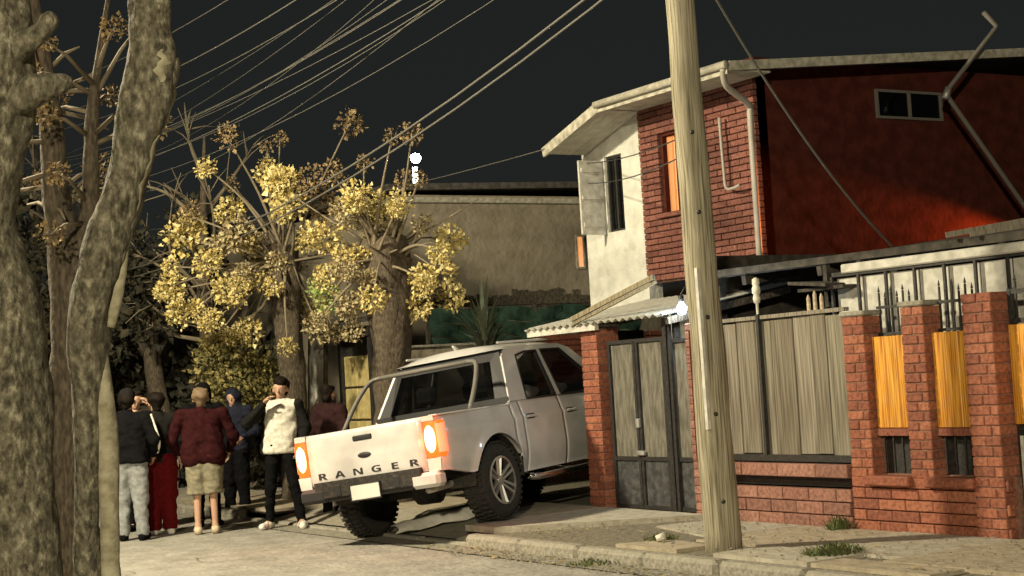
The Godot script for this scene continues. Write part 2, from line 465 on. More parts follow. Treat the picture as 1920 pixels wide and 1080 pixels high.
# ---------------------------------------------------------------- bodies: a field of tapered capsules meshed as surface nets
# bones: [a, b, ra, rb]; low/high cut the field by height; returns [vertices, normals, indices]
func field(bones: Array, cell: float, k: float, low = -99.0, high = 99.0) -> Array:
	var lo := Vector3.ONE * 1e9; var hi := -lo
	for b in bones:
		var r = maxf(b[2], b[3]) + cell * 2.0
		for p in [b[0], b[1]]:
			lo = lo.min(p - Vector3.ONE * r); hi = hi.max(p + Vector3.ONE * r)
	lo.y = maxf(lo.y, low - cell * 2.0); hi.y = minf(hi.y, high + cell * 2.0)
	var nx := int((hi.x - lo.x) / cell) + 2; var ny := int((hi.y - lo.y) / cell) + 2; var nz := int((hi.z - lo.z) / cell) + 2
	var v := PackedFloat32Array(); v.resize(nx * ny * nz); v.fill(1.0)
	for b in bones:
		var a: Vector3 = b[0]; var ba: Vector3 = b[1] - b[0]; var ra: float = b[2]; var rb: float = b[3]
		var bb := maxf(ba.dot(ba), 1e-9)
		var r := maxf(ra, rb) + k + cell * 1.5
		var l0: Vector3 = (a.min(b[1]) - Vector3.ONE * r - lo) / cell; var h0: Vector3 = (a.max(b[1]) + Vector3.ONE * r - lo) / cell
		for z in range(maxi(int(l0.z), 0), mini(int(h0.z) + 1, nz)):
			for y in range(maxi(int(l0.y), 0), mini(int(h0.y) + 1, ny)):
				var row := (z * ny + y) * nx
				for x in range(maxi(int(l0.x), 0), mini(int(h0.x) + 1, nx)):
					var pa := lo + Vector3(x, y, z) * cell - a
					var t := clampf(pa.dot(ba) / bb, 0.0, 1.0)
					var d := (pa - ba * t).length() - (ra + (rb - ra) * t)
					var o := v[row + x]
					var g := k - absf(o - d)
					v[row + x] = minf(o, d) - (g * g / (4.0 * k) if g > 0.0 else 0.0)
	if low > -90.0 or high < 90.0:
		for y in ny:
			var py := lo.y + y * cell
			var c := maxf(low - py, py - high)
			for z in nz:
				for x in nx:
					var i := (z * ny + y) * nx + x
					v[i] = maxf(v[i], c)
	var verts := PackedVector3Array(); var idx := PackedInt32Array()
	var at := PackedInt32Array(); at.resize(nx * ny * nz); at.fill(-1)
	var off := [0, 1, nx, nx + 1, nx * ny, nx * ny + 1, nx * ny + nx, nx * ny + nx + 1]
	var pos := [Vector3(0, 0, 0), Vector3(1, 0, 0), Vector3(0, 1, 0), Vector3(1, 1, 0), Vector3(0, 0, 1), Vector3(1, 0, 1), Vector3(0, 1, 1), Vector3(1, 1, 1)]
	var edges := [[0, 1], [2, 3], [4, 5], [6, 7], [0, 2], [1, 3], [4, 6], [5, 7], [0, 4], [1, 5], [2, 6], [3, 7]]
	for z in nz - 1:
		for y in ny - 1:
			for x in nx - 1:
				var i := (z * ny + y) * nx + x
				var neg := 0
				if v[i] > cell * 2.5: continue
				for c in 8:
					if v[i + off[c]] < 0.0: neg += 1
				if neg == 0 or neg == 8: continue
				var sum := Vector3.ZERO; var n := 0
				for e in edges:
					var p: float = v[i + off[e[0]]]; var q: float = v[i + off[e[1]]]
					if (p < 0.0) != (q < 0.0):
						sum += pos[e[0]].lerp(pos[e[1]], p / (p - q)); n += 1
				at[i] = verts.size()
				verts.append(lo + (Vector3(x, y, z) + sum / n) * cell)
	for z in range(1, nz - 1):
		for y in range(1, ny - 1):
			for x in range(1, nx - 1):
				var i := (z * ny + y) * nx + x
				var s := v[i] < 0.0
				for ax in 3:
					var st: int = [1, nx, nx * ny][ax]
					if (v[i + st] < 0.0) == s: continue
					var u: int = [nx, nx * ny, 1][ax]; var w: int = [nx * ny, 1, nx][ax]
					var q := [at[i - u - w], at[i - w], at[i], at[i - u]]
					if q.min() < 0: continue
					if s: idx.append_array([q[0], q[2], q[1], q[0], q[3], q[2]])
					else: idx.append_array([q[0], q[1], q[2], q[0], q[2], q[3]])
	var nrm := PackedVector3Array(); nrm.resize(verts.size())
	for i in range(0, idx.size(), 3):
		var fn := (verts[idx[i + 2]] - verts[idx[i]]).cross(verts[idx[i + 1]] - verts[idx[i]])
		for c in 3: nrm[idx[i + c]] += fn
	for i in nrm.size(): nrm[i] = nrm[i].normalized()
	return [verts, nrm, idx]

func field_mesh(parts: Array, folds := 0.0) -> ArrayMesh:
	var fn := noise(91, 5.0, FastNoiseLite.TYPE_SIMPLEX_SMOOTH, 2)
	var a = []; a.resize(Mesh.ARRAY_MAX)
	var v := PackedVector3Array(); var n := PackedVector3Array(); var ix := PackedInt32Array()
	for p in parts:
		var o := v.size()
		v.append_array(p[0]); n.append_array(p[1])
		for i in p[2]: ix.append(i + o)
	if folds > 0.0:      # creases of cloth
		for i in v.size(): v[i] += n[i] * fn.get_noise_3d(v[i].x * 0.8 + v[i].y * 0.6, v[i].y * 1.4 - v[i].x * 0.5, v[i].z * 1.3) * folds
		n.fill(Vector3.ZERO)
		for i in range(0, ix.size(), 3):
			var g := (v[ix[i + 2]] - v[ix[i]]).cross(v[ix[i + 1]] - v[ix[i]])
			for c in 3: n[ix[i + c]] += g
		for i in n.size(): n[i] = n[i].normalized()
	a[Mesh.ARRAY_VERTEX] = v; a[Mesh.ARRAY_NORMAL] = n; a[Mesh.ARRAY_INDEX] = ix
	var m := ArrayMesh.new()
	m.add_surface_from_arrays(Mesh.PRIMITIVE_TRIANGLES, a)
	return m

# a standing person facing local +z; joints at 1.72 m, scaled to h
func person(label, where: Vector3, yaw: float, h: float, o: Dictionary):
	var root = thing("person", label, "person", where, "bystanders in the street")
	root.rotation_degrees.y = yaw
	var s = h / 1.72
	var J = func(x, y, z): return Vector3(x, y, z) * s
	var B = func(a, b, ra, rb): return [a * s, b * s, ra * s, rb * s]
	var lean = o.get("lean", Vector3.ZERO)          # how far the shoulders shift from the hips
	var fat = o.get("fat", 1.0)
	var sh = [Vector3(0.185 * fat, 1.4, 0) + lean, Vector3(-0.185 * fat, 1.4, 0) + lean]
	var arm = [o.get("left", [Vector3(0.25 * fat, 1.13, -0.03), Vector3(0.255 * fat, 0.89, 0.07)]), o.get("right", [Vector3(-0.25 * fat, 1.13, -0.03), Vector3(-0.255 * fat, 0.89, 0.07)])]
	var foot = o.get("feet", [Vector3(0.1, 0.085, -0.02), Vector3(-0.1, 0.085, -0.02)])
	var hip = [Vector3(0.088, 0.9, 0), Vector3(-0.088, 0.9, 0)]
	var knee = []
	for i in 2: knee.append(hip[i].lerp(foot[i], 0.49) + Vector3(0, 0, 0.03))
	var hd: Vector3 = lean + o.get("head", Vector3.ZERO)
	# body: torso, neck and limbs in one surface, head and hands in finer grids
	var bones = [B.call(Vector3(0, 0.95, 0), Vector3(0, 1.12, 0) + lean * 0.5, 0.09, 0.085), B.call(Vector3(0, 1.12, 0) + lean * 0.5, Vector3(0, 1.36, 0) + lean, 0.085, 0.085),
		B.call(sh[0] * Vector3(0.8, 1, 1), sh[1] * Vector3(0.8, 1, 1), 0.055, 0.055), B.call(Vector3(0, 1.36, 0) + lean, Vector3(0, 1.5, 0.0) + hd, 0.06, 0.052)]
	var cloth_arm = []
	for i in 2:
		bones.append(B.call(hip[i], knee[i], 0.074, 0.05)); bones.append(B.call(knee[i], foot[i], 0.05, 0.034))
		bones.append(B.call(foot[i], foot[i] + Vector3(0, -0.045, 0.12), 0.036, 0.028))
		bones.append(B.call(sh[i], arm[i][0], 0.05, 0.04)); bones.append(B.call(arm[i][0], arm[i][1], 0.04, 0.028))
	var parts = [field(bones, 0.02, 0.035 * s)]
	var face = []
	for b in [[Vector3(0, 1.625, -0.02), Vector3(0, 1.605, 0.015), 0.083, 0.08], [Vector3(0, 1.58, 0.03), Vector3(0, 1.52, 0.05), 0.06, 0.036], [Vector3(0, 1.59, 0.092), Vector3(0, 1.562, 0.113), 0.009, 0.013],
		[Vector3(0.084, 1.585, -0.005), Vector3(0.086, 1.565, -0.002), 0.017, 0.014], [Vector3(-0.084, 1.585, -0.005), Vector3(-0.086, 1.565, -0.002), 0.017, 0.014], [Vector3(-0.024, 1.535, 0.079), Vector3(0.024, 1.535, 0.079), 0.01, 0.01],
		[Vector3(0, 1.43, -0.005), Vector3(0, 1.53, 0.0), 0.055, 0.05], [Vector3(-0.035, 1.615, 0.078), Vector3(0.035, 1.615, 0.078), 0.014, 0.014]]:
		face.append(B.call(b[0] + hd, b[1] + hd, b[2], b[3]))
	parts.append(field(face, 0.009, 0.014 * s))
	for i in 2:
		var d: Vector3 = (arm[i][1] - arm[i][0]).normalized()
		var n: Vector3 = Vector3(-1 if i == 0 else 1, 0, 0.15)
		n = (n - d * n.dot(d)).normalized()
		var w: Vector3 = d.cross(n) * (1 if i == 0 else -1)      # towards the thumb
		if w.z < 0 and absf(w.z) > absf(w.y): w = -w
		var wr: Vector3 = arm[i][1]
		var hb = [B.call(wr, wr + d * 0.04, 0.026, 0.028)]
		for f in 4:
			var q = (f - 1.5) * -0.021
			var root_p = wr + d * 0.088 + w * q
			hb.append(B.call(wr + d * 0.03 + w * q * 0.7, root_p, 0.016, 0.0115))
			var l = [0.07, 0.08, 0.074, 0.058][f]
			var mid = root_p + (d * 0.9 + n * 0.35).normalized() * l * 0.5
			hb.append(B.call(root_p, mid, 0.0105, 0.0095)); hb.append(B.call(mid, mid + (d * 0.6 + n * 0.75).normalized() * l * 0.5, 0.0095, 0.0085))
		var tb = wr + d * 0.03 + w * 0.028
		hb.append(B.call(tb, tb + (d * 0.6 + w * 0.75 + n * 0.2).normalized() * 0.045, 0.0145, 0.0115)); hb.append(B.call(tb + (d * 0.6 + w * 0.75 + n * 0.2).normalized() * 0.045, tb + (d * 0.95 + w * 0.6 + n * 0.4).normalized() * 0.085, 0.011, 0.0095))
		parts.append(field(hb, 0.0085, 0.006))
	put(field_mesh(parts), "body", o.get("skin", M.skin), root)
	for i in [-1, 1]:
		var st = mb(true)
		lathe(st, (Vector3(0.031 * i, 1.592, 0.0805) + hd) * s, Vector3(0, 0, 1), [[0.0115 * s, -0.004], [0.008 * s, 0.004], [0.0, 0.006]], 8)
		build(st, "eye", M.hair_dark, root)
	# the top
	var hem = o.get("hem", 0.88)
	var t = [B.call(Vector3(0.075 * fat, 1.33, 0) + lean, Vector3(0.08 * fat, 0.9, 0.0), 0.115, 0.12 * fat), B.call(Vector3(-0.075 * fat, 1.33, 0) + lean, Vector3(-0.08 * fat, 0.9, 0.0), 0.115, 0.12 * fat),
		B.call(Vector3(0, 1.34, 0.0) + lean, Vector3(0, 0.9, 0.0), 0.125, 0.13), B.call(sh[0] * Vector3(0.85, 1, 1), sh[1] * Vector3(0.85, 1, 1), 0.072, 0.072), B.call(Vector3(0, 1.42, -0.02) + lean, Vector3(0, 1.47, -0.015) + hd, 0.075, 0.062)]
	var sleeves = []
	for i in 2:
		sleeves.append(B.call(sh[i], arm[i][0], 0.072, 0.06))
		var end = arm[i][0].lerp(arm[i][1], o.get("sleeve", 0.93))
		sleeves.append(B.call(arm[i][0], end, 0.06, 0.046))
	if o.get("hood", false): t.append_array([B.call(Vector3(0, 1.6, -0.045) + hd, Vector3(0, 1.63, 0.0) + hd, 0.105, 0.1), B.call(Vector3(0, 1.47, -0.06) + hd, Vector3(0, 1.58, -0.05) + hd, 0.1, 0.105)])
	if o.has("jacket"):     # open jacket over a shirt
		put(field_mesh([field(t, 0.016, 0.04 * s, hem * s)], 0.018), "shirt", o.top, root)
		var jb = sleeves.duplicate()
		for i in [1, -1]:
			jb.append(B.call(Vector3(0.15 * i, 1.36, -0.06) + lean, Vector3(0.175 * i, 0.88, -0.07), 0.09, 0.095))
		jb.append(B.call(Vector3(0, 1.38, -0.07) + lean, Vector3(0, 0.88, -0.07), 0.1, 0.1))
		put(field_mesh([field(jb, 0.016, 0.03 * s, (hem - 0.03) * s)], 0.018), "jacket", o.jacket, root)
	else:
		put(field_mesh([field(t + sleeves, 0.016, 0.035 * s, hem * s)], 0.02), o.get("top_name", "jacket"), o.top, root)
	# legs
	var cutoff = o.get("leg_end", 0.06)
	var lb = [B.call(Vector3(0.05, 0.95, 0), Vector3(-0.05, 0.95, 0), 0.125, 0.125)]
	var wide = o.get("leg_wide", 1.0)
	for i in 2:
		lb.append(B.call(hip[i], knee[i], 0.1 * wide, 0.078 * wide)); lb.append(B.call(knee[i], foot[i] + Vector3(0, -0.03, 0), 0.075 * wide, 0.06 * wide))
	put(field_mesh([field(lb, 0.016, 0.03 * s, cutoff * s, 1.02 * s)], 0.016), "shorts" if cutoff > 0.3 else "trousers", o.bottom, root)
	for i in 2:
		var a = foot[i]
		var heel = Vector3(a.x, a.y - 0.045, a.z - 0.035)
		var sb = [B.call(heel, heel + Vector3(a.x * 0.2, -0.002, 0.2), 0.047, 0.04), B.call(a + Vector3(0, -0.02, 0), heel + Vector3(0, 0, 0.1), 0.048, 0.045)]
		put(field_mesh([field(sb, 0.011, 0.02, maxf(0.003, (a.y - 0.085) * s + 0.003))]), "shoe", o.shoes, root)
	# hair or cap
	if o.has("hair"):
		var hb = [B.call(Vector3(0, 1.64, -0.035) + hd, Vector3(0, 1.655, 0.015) + hd, 0.088, 0.076), B.call(Vector3(0, 1.6, -0.05) + hd, Vector3(0, 1.64, -0.03) + hd, 0.078, 0.088), B.call(Vector3(0, 1.545, -0.05) + hd, Vector3(0, 1.62, -0.045) + hd, 0.062, 0.08), B.call(Vector3(-0.05, 1.68, 0.03) + hd, Vector3(0.05, 1.685, 0.035) + hd, 0.035, 0.03)]
		if o.get("long_hair", false): hb.append(B.call(Vector3(0, 1.62, -0.05) + hd, Vector3(0, 1.42, -0.09) + hd, 0.085, 0.07))
		put(field_mesh([field(hb, 0.01, 0.02 * s)], 0.03), "hair", o.hair, root)
	if o.has("cap"):
		var cb = [B.call(Vector3(0, 1.655, -0.02) + hd, Vector3(0, 1.66, 0.01) + hd, 0.093, 0.09)]
		for i in 5:
			var x = (i - 2) * 0.026
			cb.append(B.call(Vector3(x, 1.645, 0.07) + hd, Vector3(x * 0.9, 1.632, 0.165 - absf(x) * 0.5) + hd, 0.011, 0.009))
		put(field_mesh([field(cb, 0.011, 0.012, (1.625 + hd.y) * s)]), "cap", o.cap, root)
	# stripes sewn along the sleeves or trouser legs
	if o.has("stripe"):
		for i in o.get("stripe_sides", [0, 1]):
			var out = Vector3(1 if i == 0 else -1, 0, -0.35).normalized()
			var st = mb(true)
			var pts = [sh[i] + out * 0.062 + Vector3(0, 0.03, 0), arm[i][0] + out * 0.054, arm[i][0].lerp(arm[i][1], 0.85) + out * 0.046]
			tube(st, spline(pts.map(func(p): return p * s), 6), 0.014 * s, 6)
			build(st, "sleeve_stripe", o.stripe, root)
	if o.has("leg_stripe"):
		for i in 2:
			var out = Vector3(1 if i == 0 else -1, 0, -0.3).normalized()
			var st = mb(true)
			var pts = [hip[i] + out * 0.098 * wide, knee[i] + out * 0.074 * wide, foot[i] + out * 0.056 * wide]
			tube(st, spline(pts.map(func(p): return p * s), 6), 0.012 * s, 6)
			build(st, "leg_stripe", o.leg_stripe, root)
	return root
# ---------------------------------------------------------------- the pickup; local x right, y up, forward along -z, origin under the rear axle
func T(x, y, f) -> Vector3:
	if f < -0.5: f = -0.5 + (f + 0.5) * 0.7      # short rear overhang
	return Vector3(x, y, -f)

const ARCH := 0.475
const AXLE := 0.39

func sill(f: float) -> float:
	var y = 0.42
	if f < 0.45: y = lerpf(0.50, 0.60, clampf((-f - 0.3) / 0.8, 0, 1))
	for c in [0.0, 3.22]:
		if absf(f - c) < ARCH: y = maxf(y, AXLE + sqrt(ARCH * ARCH - (f - c) * (f - c)))
	return y

func flank(y: float, f: float) -> float:
	var x = 0.918
	x -= 0.055 * pow(maxf(0, (y - 0.86) / 0.32), 2.0)
	x -= 0.075 * pow(maxf(0, (0.74 - y) / 0.36), 2.0)
	x += 0.012 * exp(-pow((y - 0.97) / 0.03, 2.0))
	for c in [0.0, 3.22]:
		var d = Vector2(f - c, y - AXLE).length() - ARCH
		x += 0.032 * exp(-pow(d / 0.055, 2.0))
	x -= 0.05 * pow(maxf(0, (-0.98 - f) / 0.2), 2.0)
	x -= 0.16 * pow(maxf(0, (f - 3.35) / 0.75), 2.0)
	return x

func waist(f: float) -> float:
	if f < 0.44: return 1.135 + 0.012 * f
	if f < 2.64: return 1.165 - 0.008 * (f - 0.5)
	return lerpf(1.15, 0.98, pow((f - 2.64) / 1.4, 1.6))

func side_panel(root, called, f0, f1, s):
	var st = mb(true)
	var nf = maxi(4, int((f1 - f0) / 0.045)); var ny = 16
	var rows = []
	for i in nf + 1:
		var f = lerpf(f0, f1, float(i) / nf)
		var col = []
		for j in ny + 1:
			var y = lerpf(sill(f), waist(f), float(j) / ny)
			col.append(T(s * flank(y, f), y, f))
		rows.append(col)
	grid(st, rows, s > 0)
	# turned edges: arch lip, both ends and the top
	var low_in = []; var low = []; var top = []; var top_in = []
	for r in rows:
		low.append(r[0]); low_in.append(r[0] + Vector3(-s * 0.06, 0.004, 0)); top.append(r[-1]); top_in.append(r[-1] + Vector3(-s * 0.05, 0.004, 0))
	var st2 = mb()
	grid(st2, [low_in, low], s > 0); grid(st2, [top, top_in], s > 0)
	for e in [0, -1]:
		var inn = []
		for p in rows[e]: inn.append(p + Vector3(-s * 0.025, 0, 0))
		grid(st2, [inn, rows[e]], (s > 0) == (e == 0))
	st.append_from(done(st2), 0, Transform3D.IDENTITY)
	return build_raw(st, called, M.paint, root)

func build_raw(st, called, material, parent):
	st.generate_normals()
	return put(st.commit(), called, material, parent)

func tumble(y: float) -> float:      # half width of the cab above the waist
	return lerpf(0.872, 0.665, pow(clampf((y - 1.16) / 0.6, 0, 1), 1.25))

# a plate on the sloping side of the cab from outline points [f, y]
func cab_plate(st, pts: Array, s, proud = 0.0, thick = 0.03):
	var p = pts.map(func(q): return T(s * (tumble(q[1]) + proud), q[1], q[0]))
	if s > 0: p.reverse()
	var n = Vector3(s, 0.35, 0).normalized()
	slab(st, p.map(func(q): return q - n * thick), n * thick)

func make_wheel(parent, c: Vector3, s):
	var w = Node3D.new()
	w.name = "wheel"
	parent.add_child(w, true)
	w.position = c
	var st = mb(true)
	var r = AXLE; var hw = 0.135
	lathe(st, Vector3.ZERO, Vector3(s, 0, 0), [[0.235, -hw + 0.02], [0.3, -hw - 0.004], [0.352, -hw + 0.012], [r - 0.006, -hw + 0.045], [r, -0.04], [r, 0.04], [r - 0.006, hw - 0.045], [0.352, hw - 0.012], [0.3, hw + 0.004], [0.235, hw - 0.02], [0.225, 0.0], [0.235, -hw + 0.02]], 48)
	for i in 40:      # tread blocks
		var t = TAU * i / 40
		for k in [-1, 1]:
			var tt = t + k * 0.04
			var n = Vector3(0, cos(tt), sin(tt))
			box(st, n * (r + 0.001) + Vector3(k * 0.062, 0, 0), Vector3(0.1, 0.016, 0.034), Basis(Vector3.RIGHT, n, Vector3.RIGHT.cross(n)))
	build(st, "tyre", M.rubber, w)
	st = mb(true)
	lathe(st, Vector3.ZERO, Vector3(s, 0, 0), [[0.238, hw - 0.02], [0.244, hw - 0.006], [0.232, hw - 0.002], [0.22, hw - 0.02], [0.215, -0.05], [0.06, -0.06], [0.0, -0.06]], 40)
	build(st, "rim", M.chassis, w)
	st = mb()
	for i in 6:
		var t = TAU * i / 6
		var n = Vector3(0, cos(t), sin(t)); var q = Vector3(1, 0, 0).cross(n)
		for k in [-1, 1]:
			var a = n * 0.04 + q * k * 0.018 + Vector3(s * (hw - 0.05), 0, 0)
			var b = n * 0.228 + q * k * 0.036 + Vector3(s * (hw - 0.022), 0, 0)
			bar(st, a, b, 0.03, 0.026)
	lathe(st, Vector3.ZERO, Vector3(s, 0, 0), [[0.243, hw - 0.02], [0.246, hw - 0.004], [0.226, hw + 0.001], [0.222, hw - 0.03]], 40)
	lathe(st, Vector3.ZERO, Vector3(s, 0, 0), [[0.052, hw - 0.07], [0.05, hw - 0.03], [0.0, hw - 0.026]], 16)
	build(st, "spokes", M.alloy, w)

func make_truck():
	var root = thing("pickup_truck", "white crew cab pickup with lit tail lamps, nose through the driveway opening", "pickup truck")
	var left_low = W(7.70, 0.014, 15.37); var right_low = W(8.41, 0.178, 13.98)
	var right = (right_low - left_low).normalized()
	var fwd = W(0.891, 0, 0.454)
	fwd = (fwd - right * fwd.dot(right)).normalized()
	fwd = fwd.rotated(right, deg_to_rad(1.6))
	var up = right.cross(fwd).normalized()
	root.transform = Transform3D(Basis(right, up, -fwd), (left_low + right_low) / 2)
	for s in [-1, 1]:
		side_panel(root, "bed_side", -1.185, 0.415, s)
		side_panel(root, "cab_corner", 0.432, 0.60, s)
		var rd = side_panel(root, "door", 0.606, 1.445, s)
		var fd = side_panel(root, "door", 1.453, 2.63, s)
		side_panel(root, "fender", 2.638, 4.03, s)
		for d in [[rd, 0.72], [fd, 1.58]]:
			var st = mb()
			var y = 0.985
			cbox(st, T(s * (flank(y, d[1]) + 0.022), y, d[1] + 0.02), Vector3(0.022, 0.03, 0.2), 0.008)
			build(st, "handle", M.paint, d[0])
			st = mb()
			cbox(st, T(s * (flank(y, d[1]) + 0.003), y, d[1] + 0.02), Vector3(0.012, 0.055, 0.15), 0.004)
			build(st, "handle_recess", M.trim, d[0])
		# glass-house: pillars, roof rail and the two side windows
		var st = mb()
		cab_plate(st, [[0.45, 1.168], [0.80, 1.168], [0.98, 1.66], [1.05, 1.745], [0.82, 1.735], [0.70, 1.66]], s)
		cab_plate(st, [[1.43, 1.168], [1.55, 1.168], [1.55, 1.70], [1.45, 1.70]], s, -0.002)
		cab_plate(st, [[2.60, 1.168], [2.98, 1.15], [2.20, 1.70], [2.0, 1.752], [1.98, 1.695]], s)
		cab_plate(st, [[1.05, 1.745], [0.98, 1.66], [1.44, 1.698], [2.0, 1.688], [2.0, 1.752], [1.5, 1.765]], s, -0.001)
		build(st, "cab_pillars", M.paint, root)
		for wn in [[[0.8, 1.172], [1.43, 1.172], [1.45, 1.69], [1.2, 1.69], [0.98, 1.655]], [[1.55, 1.172], [2.6, 1.172], [1.98, 1.69], [1.55, 1.695]]]:
			st = mb()
			cab_plate(st, wn, s, -0.018, 0.004)
			build(st, "side_window", M.glass, root)
			st = mb()
			for i in wn.size():      # black rubber seal
				var a = wn[i]; var b = wn[(i + 1) % wn.size()]
				bar(st, T(s * (tumble(a[1]) - 0.004), a[1], a[0]), T(s * (tumble(b[1]) - 0.004), b[1], b[0]), 0.02, 0.02)
			build(st, "window_seal", M.trim, root)
		# mirror
		st = mb()
		cbox(st, T(s * 1.06, 1.2, 2.5), Vector3(0.2, 0.2, 0.1), 0.035)
		bar(st, T(s * 0.88, 1.16, 2.52), T(s * 0.99, 1.17, 2.52), 0.05, 0.05)
		build(st, "mirror", M.paint if s > 0 else M.trim, root)
		# bed rail cap, inner side
		st = mb()
		cbox(st, T(s * 0.835, 1.137, -0.28), Vector3(0.105, 0.02, 1.38), 0.008)
		build(st, "bed_rail", M.paint, root)
		st = mb()
		box(st, T(s * 0.782, 0.92, -0.28), Vector3(0.02, 0.44, 1.36))
		box(st, T(s * 0.68, 0.80, -0.05), Vector3(0.18, 0.18, 0.9))
		build(st, "bed_liner", M.trim, root)
		# tail lamp wraps the corner
		st = mb(true)
		var rows = []
		for i in 9:
			var y = lerpf(0.735, 1.085, i / 8.0)
			var e = 1.0 - pow(absf(i / 4.0 - 1.0), 4.0)
			rows.append([T(s * 0.728, y, -1.188), T(s * 0.735, y, -1.205 - 0.018 * e), T(s * 0.81, y, -1.203 - 0.024 * e), T(s * 0.868, y, -1.185 - 0.022 * e), T(s * 0.9, y, -1.14), T(s * (0.905 + 0.008 * e), y, -1.06), T(s * 0.9, y, -1.03)])
		grid(st, rows, s < 0)
		var lamp = build(st, "tail_lamp", M.tail_amber, root)
		st = mb(true)
		rows = []
		for i in 9:
			var y = lerpf(0.785, 1.045, i / 8.0)
			var e = sqrt(maxf(0.0, 1.0 - pow(absf(i / 4.0 - 1.0), 2.0)))
			var row = []
			for k in 7:
				var t = k / 3.0 - 1.0
				row.append(T(s * (0.798 + t * 0.062 * (0.2 + 0.8 * e)), y, -1.229 - 0.016 * e * (1.0 - t * t) + absf(t) * 0.008 * (1 if t > 0 else 0)))
			rows.append(row)
		grid(st, rows, s < 0)
		build(st, "lens", M.tail_hot, lamp)
		st = mb(true)
		rows = []
		for i in 7:
			var y = lerpf(0.775, 1.055, i / 6.0)
			rows.append([T(s * 0.872, y, -1.207), T(s * 0.908, y, -1.15), T(s * 0.919, y, -1.08), T(s * 0.914, y, -1.05)])
		grid(st, rows, s < 0)
		build(st, "indicator", M.tail_glow, lamp)
		var l := OmniLight3D.new()
		l.name = "tail_lamp_light"
		l.light_color = Color(1.0, 0.36, 0.08)
		l.light_energy = 0.17 if s > 0 else 0.1
		l.light_size = 0.07; l.omni_range = 60; l.omni_attenuation = 2; l.shadow_enabled = true
		lamp.add_child(l)
		l.position = T(s * 0.95, 0.915, -1.46)
		# corner below and beside the lamp
		st = mb()
		slab(st, [T(s * 0.722, 0.605, -1.19), T(s * 0.865, 0.605, -1.19), T(s * 0.88, 0.73, -1.19), T(s * 0.722, 0.73, -1.19)], Vector3(0, 0, 0.012))
		build(st, "bed_corner", M.paint, root)
		st = mb()
		slab(st, [T(s * 0.722, 1.09, -1.19), T(s * 0.862, 1.09, -1.19), T(s * 0.855, 1.14, -1.19), T(s * 0.722, 1.14, -1.19)], Vector3(0, 0, 0.012))
		build(st, "bed_corner", M.paint, root)
		# side step
		st = mb(true)
		tube(st, [T(s * 0.86, 0.36, 0.62), T(s * 0.9, 0.345, 0.72), T(s * 0.9, 0.345, 2.5), T(s * 0.86, 0.36, 2.62)], 0.034, 10)
		for f in [0.9, 1.6, 2.3]: tube(st, [T(s * 0.9, 0.345, f), T(s * 0.6, 0.42, f)], 0.018, 6)
		build(st, "side_step", M.chrome, root)
		make_wheel(root, T(s * 0.79, AXLE, 0), s)
		make_wheel(root, T(s * 0.79, AXLE + 0.0, 3.22), s)
		for c in [0.0, 3.22]:
			st = mb()
			var pr = []; var pr2 = []
			for i in 13:
				var t = PI * i / 12.0
				pr.append(T(s * 0.90, AXLE + sin(t) * 0.468, c + cos(t) * 0.468)); pr2.append(T(s * 0.56, AXLE + sin(t) * 0.468, c + cos(t) * 0.468))
			grid(st, [pr, pr2])
			var hub = pr2.duplicate()
			for i in 12: tri(st, T(s * 0.56, AXLE, c), hub[i], hub[i + 1])
			build(st, "wheel_housing", M.chassis, root)
	# tailgate
	var st = mb(true)
	var rows = []
	for i in 13:
		var y = lerpf(0.612, 1.14, i / 12.0)
		var row = []
		for k in 13:
			var x = lerpf(-0.712, 0.712, k / 12.0)
			var f = -1.208 - 0.014 * sin(PI * (y - 0.612) / 0.528) + 0.012 * exp(-pow((y - 0.93) / 0.03, 2.0)) - 0.01 * (1.0 - x * x)
			if i == 0 or i == 12: f += 0.012
			if k == 0 or k == 12: f += 0.012
			row.append(T(x, y, f))
		rows.append(row)
	grid(st, rows, true)
	var st2 = mb()
	var outline = rows[0].duplicate()
	for i in range(1, 13): outline.append(rows[i][-1])
	for k in range(11, -1, -1): outline.append(rows[12][k])
	for i in range(11, 0, -1): outline.append(rows[i][0])
	outline.append(outline[0])
	grid(st2, [outline, outline.map(func(p): return Vector3(p.x, p.y, 0.962))])
	box(st2, T(0, 0.876, -1.152), Vector3(1.424, 0.528, 0.012))
	st.append_from(done(st2), 0, Transform3D.IDENTITY)
	var gate = build_raw(st, "tailgate", M.paint, root)
	st = mb()
	cbox(st, T(0.0, 1.04, -1.222), Vector3(0.24, 0.055, 0.03), 0.012)
	build(st, "tailgate_handle", M.trim, gate)
	st = mb(true)
	lathe(st, T(0, 0.868, -1.225), Vector3(0, 0, 1), [[0.062, -0.012], [0.06, 0.008], [0.05, 0.013], [0.0, 0.014]], 28)
	var em = build(st, "emblem", M.trim, gate)
	em.position = Vector3(0, 0.868 * (1 - 0.48), 0)
	em.scale = Vector3(1.35, 0.48, 1)
	var font := SystemFont.new()
	font.font_names = PackedStringArray(["Droid Sans"]); font.font_weight = 700
	var word = "RANGER"
	for i in 6:
		var tm := TextMesh.new()
		tm.text = word[i]; tm.font = font; tm.font_size = 64; tm.pixel_size = 0.0017; tm.depth = 0.012; tm.curve_step = 2.0
		var o = put(tm, "letter", M.trim, gate, T(-0.565 + i * 0.226, 0.715, -1.222))
		o.scale = Vector3(1.75, 0.8, 1)
	# rear step bumper, hanging a little on the left, with the plate
	st = mb()
	cbox(st, T(0, 0.5, -1.16), Vector3(1.05, 0.09, 0.14), 0.02)
	for s in [-1, 1]:
		cbox(st, T(s * 0.36, 0.56, -1.08), Vector3(0.08, 0.12, 0.3), 0.01)
	var bump = build(st, "bumper", M.trim, root)
